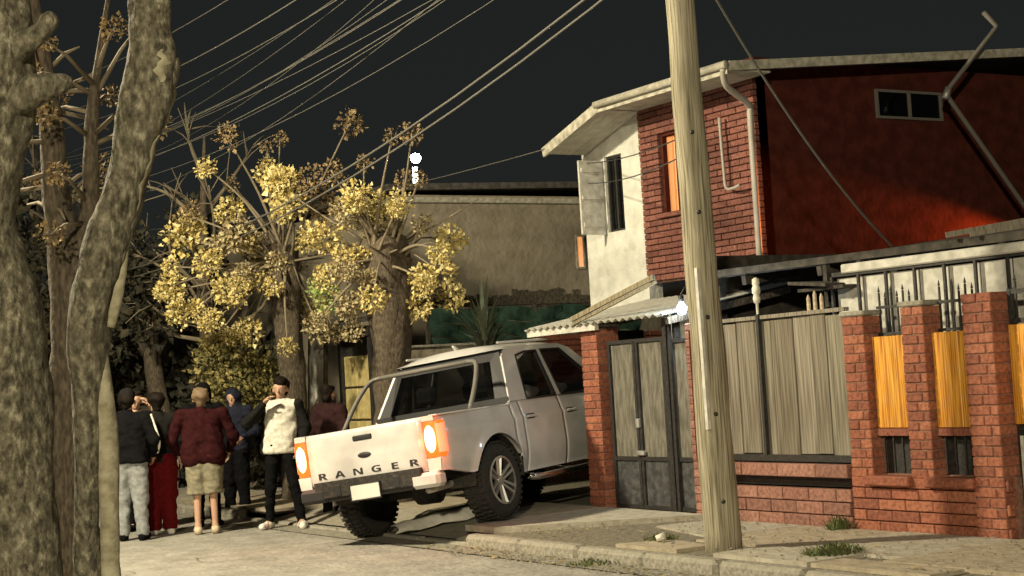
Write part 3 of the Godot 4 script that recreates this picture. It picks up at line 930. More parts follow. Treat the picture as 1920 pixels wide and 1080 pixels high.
	for s in [-1, 1]:
		st = mb()
		cbox(st, T(s * 0.69, 0.53, -1.18), Vector3(0.34, 0.15, 0.16), 0.035)
		build(st, "bumper_corner", M.paint if s > 0 else M.trim, bump)
	st = mb()
	cbox(st, T(-0.02, 0.515, -1.30), Vector3(0.36, 0.15, 0.008), 0.003, Basis(Vector3.BACK, 0.02))
	build(st, "number_plate", M.plate, bump)
	st = mb()
	for e in [[Vector3(0, 0.079, 0), Vector3(0.376, 0.012, 0.014)], [Vector3(0, -0.079, 0), Vector3(0.376, 0.012, 0.014)], [Vector3(0.182, 0, 0), Vector3(0.012, 0.15, 0.014)], [Vector3(-0.182, 0, 0), Vector3(0.012, 0.15, 0.014)]]:
		box(st, T(-0.02, 0.515, -1.302) + e[0], e[1])
	build(st, "plate_frame", M.trim, bump)
	# bed floor and front wall
	st = mb()
	box(st, T(0, 0.70, -0.28), Vector3(1.56, 0.03, 1.36)); box(st, T(0, 0.92, 0.405), Vector3(1.56, 0.44, 0.03))
	build(st, "bed_floor", M.trim, root)
	# sports bar over the bed
	st = mb(true)
	for s in [-1, 1]:
		tube(st, spline([T(s * 0.80, 1.15, -0.22), T(s * 0.77, 1.40, 0.0), T(s * 0.69, 1.61, 0.2), T(s * 0.56, 1.645, 0.25)], 5), 0.024, 10)
	tube(st, [T(-0.6, 1.645, 0.25), T(0.6, 1.645, 0.25)], 0.024, 10)
	build(st, "sports_bar", M.pipe_dull, root)
	# cab back wall and rear window
	st = mb()
	quad(st, T(-0.86, 1.0, 0.436), T(0.86, 1.0, 0.436), T(0.86, 1.22, 0.46), T(-0.86, 1.22, 0.46))
	for s in [-1, 1]:
		var q = [T(s * 0.86, 1.17, 0.455), T(s * 0.68, 1.2, 0.47), T(s * 0.58, 1.62, 0.66), T(s * 0.66, 1.73, 0.74)]
		if s < 0: q.reverse()
		slab(st, q, Vector3(0, -0.006, -0.014))
	slab(st, [T(-0.66, 1.72, 0.74), T(-0.58, 1.62, 0.662), T(0.58, 1.62, 0.662), T(0.66, 1.72, 0.74)], Vector3(0, -0.006, -0.014))
	build(st, "cab_back", M.trim, root)
	st = mb()
	slab(st, [T(-0.68, 1.205, 0.474), T(0.68, 1.205, 0.474), T(0.58, 1.622, 0.664), T(-0.58, 1.622, 0.664)], Vector3(0, 0.001, 0.004))
	build(st, "rear_window", M.glass, root)
	# roof
	st = mb(true)
	rows = []
	for i in 15:
		var f = lerpf(0.70, 2.12, i / 14.0)
		var row = []
		for k in 17:
			var u = k / 8.0 - 1.0
			var edge = minf(1.0, minf((f - 0.70) / 0.16, (2.12 - f) / 0.2))
			var y = 1.735 + 0.085 * (1.0 - pow(absf(u), 3.0)) * (1.0 - pow(1.0 - edge, 2.0)) + 0.012 * sin(PI * (f - 0.7) / 1.42)
			row.append(T(u * (0.678 - 0.01 * (1 - edge)), y, f))
		rows.append(row)
	grid(st, rows)
	var roof = build(st, "roof", M.paint, root)
	for s in [-1, 1]:
		st = mb()
		cbox(st, T(s * 0.60, 1.815, 1.38), Vector3(0.03, 0.025, 1.1), 0.01)
		build(st, "roof_rail", M.paint, roof)
	st = mb(true)
	tube(st, [T(0.0, 1.80, 0.98), T(0.0, 1.85, 0.93), T(0.0, 1.872, 0.88)], [0.035, 0.022, 0.01], 8)
	build(st, "aerial", M.paint, roof)
	# windscreen, bonnet, nose
	st = mb()
	slab(st, [T(0.66, 1.73, 2.1), T(-0.66, 1.73, 2.1), T(-0.82, 1.16, 2.95), T(0.82, 1.16, 2.95)], Vector3(0, 0.004, -0.003))
	build(st, "windscreen", M.glass, root)
	st = mb(true)
	rows = []
	for i in 12:
		var f = lerpf(2.93, 4.02, i / 11.0)
		var row = []
		for k in 13:
			var u = k / 6.0 - 1.0
			row.append(T(u * (flank(waist(f), f) - 0.03), waist(f) + 0.035 * (1.0 - u * u) + 0.004, f))
		rows.append(row)
	grid(st, rows)
	build(st, "bonnet", M.paint, root)
	st = mb()
	cbox(st, T(0, 0.78, 3.98), Vector3(1.5, 0.4, 0.14), 0.03); cbox(st, T(0, 0.52, 4.0), Vector3(1.64, 0.2, 0.18), 0.04)
	build(st, "grille", M.trim, root)
	# underside
	st = mb()
	for s in [-1, 1]:
		bar(st, T(s * 0.42, 0.56, -1.1), T(s * 0.42, 0.5, 3.9), 0.09, 0.14)
		bar(st, T(s * 0.55, 0.50, -0.75), T(s * 0.55, 0.36, 0.0), 0.07, 0.05); bar(st, T(s * 0.55, 0.36, 0.0), T(s * 0.55, 0.5, 0.75), 0.07, 0.05)
	box(st, T(0, 0.58, -0.3), Vector3(1.3, 0.16, 1.5)); box(st, T(0, 0.54, 2.1), Vector3(1.5, 0.22, 3.1))
	build(st, "chassis", M.chassis, root)
	st = mb(true)
	tube(st, [T(-0.66, AXLE, 0), T(-0.18, AXLE, 0), T(-0.12, AXLE, 0), T(0.12, AXLE, 0), T(0.18, AXLE, 0), T(0.66, AXLE, 0)], [0.05, 0.05, 0.14, 0.14, 0.05, 0.05], 12)
	build(st, "rear_axle", M.chassis, root)
	st = mb(true)
	tube(st, [T(0.5, 0.47, 0.7), T(0.58, 0.45, -0.3), T(0.62, 0.43, -1.08)], 0.036, 10)
	build(st, "exhaust", M.zinc, root)
	# cabin: seats and the white cushions at the side windows
	for f in [1.0, 1.95]:
		for s in [-1, 1]:
			st = mb()
			cbox(st, T(s * 0.36, 0.95, f - 0.18), Vector3(0.5, 0.62, 0.16), 0.05, Basis(Vector3.RIGHT, 0.15))
			cbox(st, T(s * 0.36, 1.38, f - 0.24), Vector3(0.26, 0.2, 0.1), 0.04)
			cbox(st, T(s * 0.36, 0.72, f + 0.1), Vector3(0.5, 0.16, 0.5), 0.05)
			build(st, "seat", M.seat, root)
	for f in [1.22, 1.86]:
		var parts = [field([[T(0.70, 1.2, f - 0.12), T(0.68, 1.25, f + 0.1), 0.06, 0.05], [T(0.68, 1.27, f - 0.08), T(0.67, 1.27, f - 0.02), 0.06, 0.05]], 0.018, 0.04)]
		put(field_mesh(parts), "side_airbag", M.airbag, root)
	st = mb()
	box(st, T(0, 1.06, 2.75), Vector3(1.5, 0.2, 0.4)); box(st, T(0, 0.7, 1.6), Vector3(1.5, 0.04, 2.2))
	build(st, "dashboard", M.trim, root)
	return root
# ---------------------------------------------------------------- lamps
func omni(parent, where, color, energy, size):
	var l := OmniLight3D.new()
	l.name = "lamp_light"
	l.light_color = color; l.light_energy = energy; l.light_size = size
	l.omni_range = 120; l.omni_attenuation = 2; l.shadow_enabled = true
	parent.add_child(l, true)
	l.position = where
	return l

# a street lamp whose arm reaches out along reach
func street_lamp(label, where: Vector3, reach: Vector3, height, color, energy, glowing, thin = 1.0):
	var root = thing("street_lamp", label, "street lamp", where, "street lamps")
	var st = mb(true)
	tube(st, [Vector3(0, 0, 0), Vector3(0, height * 0.5, 0), Vector3(0, height, 0)], [0.1 * thin, 0.08 * thin, 0.06 * thin], 12)
	build(st, "pole", M.zinc, root)
	st = mb(true)
	tube(st, spline([Vector3(0, height - 0.25, 0), Vector3(0, height + 0.2, 0) + reach * 0.25, Vector3(0, height + 0.32, 0) + reach * 0.8], 6), 0.032, 8)
	build(st, "arm", M.zinc, root)
	var d = reach.normalized()
	var hd = reach * 0.9 + Vector3(0, height + 0.3, 0)
	st = mb()
	cbox(st, hd + Vector3(0, 0.05, 0), Vector3(0.24, 0.1, 0.62), 0.04, frame_of(d))
	build(st, "lamp_head", M.zinc, root)
	st = mb()
	cbox(st, hd + Vector3(0, -0.02, 0), Vector3(0.18, 0.035, 0.46), 0.012, frame_of(d))
	build(st, "lens", glowing, root)
	omni(root, hd + Vector3(0, -0.42, 0), color, energy, 0.3)
	return root

func globe_lamp(label, where: Vector3, height):
	var root = thing("street_lamp", label, "street lamp", where, "street lamps")
	var st = mb(true)
	tube(st, [Vector3(0.02, 0, 0), Vector3(0.0, height - 0.2, 0)], [0.09, 0.06], 10)
	build(st, "pole", M.white_wood, root)
	st = mb(true)
	lathe(st, Vector3(0.03, height, 0), Vector3.UP, [[0.0, -0.11], [0.07, -0.09], [0.105, -0.03], [0.11, 0.02], [0.075, 0.08], [0.0, 0.1]], 16)
	build(st, "globe", M.lamp_far, root)
	omni(root, Vector3(-0.25, height - 0.02, 0.25), Color(0.93, 0.98, 1.0), 2.5, 0.1)
	return root

# ---------------------------------------------------------------- setting
func make_ground():
	var st = mb()
	quad(st, W(-60, -0.012, -40), W(90, -0.012, -40), W(90, -0.012, 120), W(-60, -0.012, 120))
	structure(done(st), "ground", M.soil)
	# concrete carriageway in cast bays with joints
	var road = Node3D.new()
	road.name = "road"; add_child(road); tag(road, "", "", "", "structure")
	st = mb()
	quad(st, W(1.7, -0.004, -30), W(7.75, -0.004, -30), W(7.75, -0.004, 90), W(1.7, -0.004, 90))
	build(st, "joint_filler", M.soil, road)
	for i in range(-2, 20):
		for k in 2:
			st = mb()
			var x0 = 1.75 + k * 2.85; var x1 = x0 + 2.84
			var s0 = i * 3.6 + 0.9; var s1 = s0 + 3.585
			cbox(st, W((x0 + x1) / 2, -0.05 + rng.randf_range(-0.003, 0.003), (s0 + s1) / 2), Vector3(x1 - x0, 0.1, 3.585), 0.008)
			build(st, "road_bay", M.road, road)
	st = mb()
	quad(st, W(7.44, 0.006, -20), W(7.75, 0.01, -20), W(7.75, 0.01, 80), W(7.44, 0.006, 80))
	structure(done(st), "gutter", M.gutter)
	# kerb stones, with the dropped stretch at the driveway
	var kerb = Node3D.new()
	kerb.name = "kerb"; add_child(kerb); tag(kerb, "", "", "", "structure")
	var s = 2.0
	while s < 46.0:
		var l = 0.96
		var drop = s > 13.4 and s < 18.6
		var h = 0.035 if drop else 0.118
		st = mb()
		cbox(st, W(7.83 + rng.randf_range(-0.012, 0.012), h / 2 - 0.05, s + l / 2), Vector3(0.16, h + 0.1 + rng.randf_range(-0.012, 0.004), l - 0.004), 0.035, Basis(Vector3.UP, rng.randf_range(-0.008, 0.008)))
		build(st, "kerb_stone", M.kerb, kerb)
		s += l + 0.003
	# pavement: earth strip with cast slabs on it
	st = mb()
	quad(st, W(7.9, 0.105, -20), W(9.95, 0.12, -20), W(9.95, 0.12, 13.55), W(7.9, 0.105, 13.55))
	quad(st, W(7.9, 0.105, 18.6), W(9.95, 0.12, 18.6), W(9.95, 0.12, 80), W(7.9, 0.105, 80))
	quad(st, W(9.95, 0.12, -20), W(40, 0.12, -20), W(40, 0.12, 80), W(9.95, 0.12, 80))
	structure(done(st), "verge", M.dirt)
	var walk = Node3D.new()
	walk.name = "pavement"; add_child(walk); tag(walk, "", "", "", "structure")
	var polys = [
		# light slab by the gate
		[[8.0, 13.4], [8.75, 12.95], [9.8, 12.35], [9.84, 14.05], [8.9, 14.0], [8.0, 13.95]],
		# sloping slabs of the driveway
		[[9.86, 14.1], [9.86, 18.5], [8.72, 18.5], [8.72, 14.05]],
		# slabs right of the pole
		[[8.55, 9.75], [9.78, 9.75], [9.78, 10.95], [8.55, 10.95]], [[8.55, 8.5], [9.78, 8.5], [9.78, 9.73], [8.55, 9.73]], [[8.3, 6.6], [9.78, 6.6], [9.78, 8.48], [8.3, 8.48]],
		[[7.95, 8.9], [8.52, 8.9], [8.52, 9.98], [7.95, 9.98]], [[7.95, 7.7], [8.28, 7.7], [8.28, 8.86], [7.95, 8.86]],
		[[7.95, 10.45], [8.3, 10.45], [8.42, 11.1], [7.95, 11.3]],
		[[8.75, 10.98], [9.78, 10.98], [9.78, 12.2], [9.1, 12.25]],
		[[7.95, 18.7], [9.8, 18.7], [9.8, 22], [7.95, 22]], [[7.95, 22.03], [9.8, 22.03], [9.8, 26], [7.95, 26]], [[7.95, 26.03], [9.8, 26.03], [9.8, 32], [7.95, 32]]]
	for i in polys.size():
		st = mb()
		var y = 0.168 if i < 2 else 0.128 + rng.randf_range(0.0, 0.014)
		var pts = polys[i].map(func(p): return W(p[0], y - 0.06, p[1]))
		var area = 0.0
		for k in pts.size():
			var a = polys[i][k]; var b = polys[i][(k + 1) % pts.size()]
			area += a[0] * b[1] - b[0] * a[1]
		if area < 0: pts.reverse()
		slab(st, pts, Vector3(0, 0.06, 0))
		build(st, "paving_slab", [M.pave, M.pave_warm, M.pave_warm, M.pave, M.pave_warm][i % 5], walk)
	# ramp down to the street
	st = mb()
	slab(st, [W(7.91, -0.02, 13.98), W(8.71, -0.02, 13.98), W(8.71, -0.02, 18.55), W(7.91, -0.02, 18.55)], Vector3(0, 0.005, 0))
	quad(st, W(7.91, 0.036, 13.98), W(8.71, 0.168, 13.98), W(8.71, 0.168, 18.55), W(7.91, 0.036, 18.55))
	quad(st, W(7.91, -0.02, 13.98), W(8.71, -0.02, 13.98), W(8.71, 0.168, 13.98), W(7.91, 0.036, 13.98))
	build(st, "ramp", M.pave_dark, walk)
	# left-hand kerb and verge
	st = mb()
	box(st, W(1.66, 0.01, 20), Vector3(0.15, 0.2, 100))
	structure(done(st), "far_kerb", M.kerb)
	st = mb()
	quad(st, W(-12, 0.1, -30), W(1.6, 0.1, -30), W(1.6, 0.1, 90), W(-12, 0.1, 90))
	structure(done(st), "verge", M.dirt)

func tuft(label, where: Vector3, spread, count, tall, cols):
	var st = mb()
	for i in count:
		var a = rng.randf() * TAU; var r = spread * sqrt(rng.randf())
		var p = Vector3(cos(a) * r, 0, sin(a) * r * 0.8)
		var h = tall * rng.randf_range(0.5, 1.2); var lean = Vector3(rng.randfn() * 0.5, 1, rng.randfn() * 0.5).normalized()
		var w = Vector3(cos(a + 1.3), 0, sin(a + 1.3)) * 0.008
		st.set_color(cols[rng.randi() % cols.size()] * rng.randf_range(0.7, 1.3))
		var m = p + lean * h * 0.6; var t = p + lean * h + Vector3(lean.x, -0.3, lean.z) * h * 0.35
		quad(st, p - w, p + w, m + w * 0.8, m - w * 0.8); tri(st, m - w * 0.8, m + w * 0.8, t)
	var o = put(done(st), "grass_tuft", M.leaf, self, where)
	return tag(o, label, "grass", "", "stuff")

# ---------------------------------------------------------------- fences
func wall_core(parent, called, a: Vector3, b: Vector3, thick, height, material):
	var st = mb()
	var c = (a + b) / 2 + Vector3(0, height / 2, 0)
	box(st, c, Vector3(thick, height, (b - a).length()))
	return build(st, called, material, parent)

# a brick pier on the fence line: courses run right round it
func pier(parent, s0, s1, x0, depth, y0, y1, mats, cap_mat = null):
	var mid = (s0 + s1) / 2; var w = s1 - s0; var j = 0.009
	var st = mb()
	box(st, W(x0 + depth / 2, (y0 + y1) / 2 - 0.01, mid), Vector3(depth - 0.024, y1 - y0 - 0.02, w - 0.024))
	build(st, "mortar_core", M.mortar, parent)
	var rows = roundi((y1 - y0) / 0.08); var rh = (y1 - y0) / rows
	for r in rows:
		var cut = 0.5 if r % 2 else 0.28
		for seg in [[0.0, cut], [cut, 1.0]]:
			var l = (seg[1] - seg[0]) * w - j
			var o := MeshInstance3D.new()
			o.name = "brick"; o.mesh = pier_brick(l, rh - j, depth)
			o.material_override = mats[rng.randi() % mats.size()]
			o.transform = Transform3D(Basis(Vector3.UP, rng.randf_range(-0.012, 0.012)), W(x0 + depth / 2 + rng.randf_range(-0.004, 0.004), y0 + (r + 0.5) * rh, s0 + (seg[0] + seg[1]) / 2 * w))
			parent.add_child(o, true)
	if cap_mat:
		st = mb()
		cbox(st, W(x0 + depth / 2, y1 + 0.022, mid), Vector3(depth + 0.03, 0.045, w + 0.03), 0.012)
		build(st, "cap", cap_mat, parent)

func pier_brick(l, h, d):
	var key = "p%d_%d_%d" % [roundi(l * 200), roundi(h * 200), roundi(d * 200)]
	if not brick_meshes.has(key):
		var st = mb()
		cbox(st, Vector3.ZERO, Vector3(d, h, l), 0.007)
		brick_meshes[key] = done(st)
	return brick_meshes[key]

func make_brick_fence():
	var X = 9.85
	var root = thing("brick_fence", "red brick fence with three piers, orange timber panels and two square openings", "fence", Vector3.ZERO)
	var y0 = 0.11
	# low wall between the piers, stepped ledges under the square openings
	wall_core(root, "wall_core", W(X + 0.16, y0, 8.62), W(X + 0.16, y0, 10.33), 0.16, 0.49, M.mortar)
	courses(root, W(X + 0.025, y0, 10.34), W(0, 0, -1), Vector3(-1, 0, 0), 1.72, 0.47, M.brick_red, {bl = 0.3, bh = 0.082, depth = 0.06})
	for a in [[8.955, 9.375], [9.645, 10.065]]:
		var st = mb()
		box(st, W(X + 0.15, 0.79, (a[0] + a[1]) / 2), Vector3(0.02, 0.42, a[1] - a[0]))
		build(st, "recess", M.black_iron, root)
		st = mb()
		for k in 4: box(st, W(X + 0.07, 0.78, lerpf(a[0], a[1], (k + 0.5) / 4.0)), Vector3(0.016, 0.34, 0.012))
		build(st, "grating", M.black_iron, root)
		st = mb()
		cbox(st, W(X + 0.02, 0.55, (a[0] + a[1]) / 2 + 0.02), Vector3(0.24, 0.085, a[1] - a[0] + 0.1), 0.012)
		build(st, "ledge", M.brick_red[1], root)
		st = mb()
		box(st, W(X + 0.09, 0.955, (a[0] + a[1]) / 2), Vector3(0.12, 0.06, a[1] - a[0]))
		build(st, "lintel", M.brick_red[3], root)
		var n = 3
		for k in n:
			st = mb()
			var w = (a[1] - a[0]) / n
			cbox(st, W(X + 0.06 + rng.randf_range(-0.004, 0.004), 1.38, a[0] + (k + 0.5) * w), Vector3(0.025, 0.78, w - 0.004), 0.004)
			build(st, "panel_board", M.orange_wood[(k + int(a[0] * 3)) % 3], root)
		st = mb()
		for y in [1.79, 2.02]: box(st, W(X + 0.14, y, (a[0] + a[1]) / 2), Vector3(0.02, 0.025, a[1] - a[0]))
		build(st, "iron_rail", M.black_iron, root)
		for k in 6:
			st = mb()
			var z = lerpf(a[0], a[1], (k + 0.5) / 6.0)
			var tall = 2.1 + 0.05 * (k % 2)
			box(st, W(X + 0.14, (1.77 + tall) / 2, z), Vector3(0.014, tall - 1.77, 0.014))
			lathe(st, W(X + 0.14, tall, z), Vector3.UP, [[0.0, 0.0], [0.016, 0.01], [0.0, 0.06]], 4)
			build(st, "iron_bar", M.black_iron, root)
	pier(root, 10.07, 10.34, X - 0.03, 0.22, 0.57, 1.96, M.brick_red, M.kerb)
	pier(root, 9.38, 9.64, X - 0.03, 0.22, 0.57, 2.0, M.brick_red, M.kerb)
	pier(root, 8.64, 8.95, X - 0.05, 0.26, 0.115, 2.06, M.brick_red)
	return root

func make_panel_fence():
	var X = 9.86
	var root = thing("timber_fence", "grey weathered timber panel fence on a low brick base behind the pole", "fence")
	wall_core(root, "wall_core", W(X + 0.1, 0.11, 10.36), W(X + 0.1, 0.11, 12.3), 0.14, 0.34, M.mortar)
	courses(root, W(X + 0.03, 0.11, 12.3), W(0, 0, -1), Vector3(-1, 0, 0), 1.93, 0.35, M.brick_dull, {bl = 0.34, bh = 0.1, depth = 0.07})
	# brick course on iron over a dark gap
	courses(root, W(X + 0.04, 0.555, 12.3), W(0, 0, -1), Vector3(-1, 0, 0), 1.93, 0.125, M.brick_dull, {bl = 0.5, bh = 0.11, depth = 0.1})
	var st = mb()
	box(st, W(X + 0.11, 0.51, 11.33), Vector3(0.1, 0.08, 1.93)); box(st, W(X + 0.05, 0.72, 11.33), Vector3(0.09, 0.06, 1.93))
	build(st, "iron_rail", M.black_iron, root)
	var z = 10.37
	var i = 0
	while z < 12.2:
		var w = [0.27, 0.19, 0.24, 0.31, 0.22][i % 5]
		w = minf(w, 12.28 - z)
		st = mb()
		cbox(st, W(X + 0.06 + rng.randf_range(-0.006, 0.006), 1.375 + rng.randf_range(-0.012, 0.012), z + w / 2), Vector3(0.022, 1.25, w - 0.008), 0.005, Basis(Vector3.RIGHT, rng.randf_range(-0.006, 0.006)))
		build(st, "board", M.grey_wood[(i * 7 + 2) % 4], root)
		z += w; i += 1
	st = mb()
	for y in [0.95, 1.86]: box(st, W(X + 0.096, y, 11.33), Vector3(0.045, 0.05, 1.9))
	build(st, "rail", M.grey_wood[3], root)
	st = mb()
	box(st, W(X + 0.05, 2.03, 11.33), Vector3(0.06, 0.035, 1.95), Basis(Vector3.RIGHT, -0.004))
	build(st, "top_rail", M.grey_wood[0], root)
	st = mb()
	box(st, W(X + 0.02, 1.4, 11.5), Vector3(0.04, 1.32, 0.035))
	build(st, "iron_post", M.black_iron, root)
	# white insulator on the post
	var ins = thing("insulator", "small white stacked insulator standing on the iron fence post", "insulator", W(X + 0.02, 2.06, 11.5))
	st = mb(true)
	lathe(st, Vector3.ZERO, Vector3.UP, [[0.012, 0.0], [0.014, 0.1], [0.03, 0.11], [0.036, 0.15], [0.028, 0.185], [0.04, 0.2], [0.04, 0.25], [0.028, 0.27], [0.036, 0.285], [0.034, 0.33], [0.0, 0.35]], 14)
	build(st, "insulator_body", M.white_plastic, ins)
	st = mb(true)
	tube(st, [Vector3(0, 0.02, 0), Vector3(0, -0.05, 0)], 0.012, 6)
	build(st, "pin", M.zinc, ins)

func make_gate_pillars():
	var a = thing("brick_pillar", "slim red brick gate pillar beside the pickup's cab", "pillar")
	pier(a, 14.09, 14.4, 9.83, 0.3, 0.11, 2.08, M.brick_red, M.kerb)
	var b = thing("brick_pillar", "dull brick gate pillar half hidden behind the timber pole", "pillar")
	pier(b, 12.34, 12.58, 9.84, 0.3, 0.11, 2.04, M.brick_dull)
	var st = mb()
	cbox(st, W(9.83, 1.32, 12.44), Vector3(0.02, 1.3, 0.1), 0.004)
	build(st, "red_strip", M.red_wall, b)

func gate_leaf(root, s0, s1, X, panel_mat, top):
	var mid = (s0 + s1) / 2; var w = s1 - s0
	var leaf = Node3D.new()
	leaf.name = "leaf"; root.add_child(leaf, true)
	var st = mb()
	for z in [s0 + 0.02, s1 - 0.02]: box(st, W(X, (0.16 + top) / 2, z), Vector3(0.04, top - 0.16, 0.04))
	for y in [0.18, 0.68, top - 0.02]: box(st, W(X - 0.001, y, mid), Vector3(0.038, 0.04, w - 0.08))
	build(st, "frame", M.black_iron, leaf)
	st = mb()
	box(st, W(X + 0.005, 0.43, mid), Vector3(0.006, 0.46, w - 0.082))
	build(st, "kick_plate", M.gate_steel, leaf)
	var n = maxi(1, roundi(w / 0.22))
	for k in n:
		st = mb()
		var pw = (w - 0.082) / n
		cbox(st, W(X + 0.006 + 0.003 * (k % 2), (0.7 + top - 0.04) / 2, s0 + 0.041 + (k + 0.5) * pw), Vector3(0.008, top - 0.04 - 0.7, pw - 0.003), 0.002)
		build(st, "panel", panel_mat, leaf)
	return leaf

func make_gates():
	var X = 9.95
	var g = thing("steel_gate", "closed grey steel double gate between the brick pillar and the pole", "gate")
	gate_leaf(g, 13.56, 14.05, X, M.gate_panel, 1.93)
	var l2 = gate_leaf(g, 13.06, 13.55, X, M.gate_panel, 1.93)
	var st = mb()
	cbox(st, W(X - 0.03, 1.05, 13.55), Vector3(0.05, 0.1, 0.05), 0.01); cbox(st, W(X - 0.03, 0.74, 13.53), Vector3(0.05, 0.05, 0.12), 0.01)
	build(st, "lock", M.zinc, l2)
	st = mb()
	box(st, W(X, 1.12, 13.02), Vector3(0.06, 2.0, 0.06)); box(st, W(X - 0.03, 1.1, 12.92), Vector3(0.03, 1.9, 0.03))
	build(st, "gate_post", M.black_iron, g)
	gate_leaf(g, 12.62, 12.98, X, M.gate_panel, 1.9)
	# bent leaf pushed in by the pickup
	var b = thing("bent_gate_leaf", "dark steel gate leaf pushed inwards between pickup and brick pillar", "gate", W(9.99, 0.16, 14.47))
	b.rotation.y = -deg_to_rad(69)
	st = mb()
	for z in [0.02, 1.08]: box(st, W(0, 0.95, z), Vector3(0.04, 1.9, 0.04))
	for y in [0.02, 0.5, 1.88]: box(st, W(0, y, 0.55), Vector3(0.038, 0.04, 1.02))
	build(st, "frame", M.black_iron, b)
	st = mb()
	box(st, W(-0.02, 1.0, 0.0), Vector3(0.07, 2.0, 0.07))
	build(st, "hinge_post", M.black_iron, b)
	for k in 5:
		st = mb()
		box(st, W(0.004 * (k % 2), 0.95, 0.04 + (k + 0.5) * 0.204), Vector3(0.008, 1.82, 0.2))
		build(st, "panel", M.gate_steel, b)
	# timber panel gate at the right edge
	var r = thing("panel_gate", "orange timber panel gate with black bars at the right edge", "gate")
	for k in 4:
		st = mb()
		cbox(st, W(X + 0.02, 1.4, 8.5 - k * 0.25), Vector3(0.025, 0.78, 0.246), 0.004)
		build(st, "panel_board", M.orange_wood[k % 3], r)
	st = mb()
	for y in [0.2, 0.98, 1.82, 2.05]: box(st, W(X + 0.05, y, 8.12), Vector3(0.03, 0.04, 1.0))
	box(st, W(X + 0.05, 1.1, 8.615), Vector3(0.04, 1.95, 0.03))
	build(st, "frame", M.black_iron, r)
	for k in 9:
		st = mb()
		var z = 8.56 - k * 0.11
		box(st, W(X + 0.05, 0.59, z), Vector3(0.016, 0.74, 0.016))
		build(st, "iron_bar", M.black_iron, r)
		st = mb()
		box(st, W(X + 0.05, 1.97, z), Vector3(0.016, 0.32, 0.016))
		lathe(st, W(X + 0.05, 2.13, z), Vector3.UP, [[0.0, 0.0], [0.018, 0.012], [0.0, 0.07]], 4)
		build(st, "iron_bar", M.black_iron, r)
	st = mb()
	box(st, W(X + 0.01, 0.56, 8.57), Vector3(0.012, 0.72, 0.03))
	build(st, "edge_strip", M.white_wood, r)

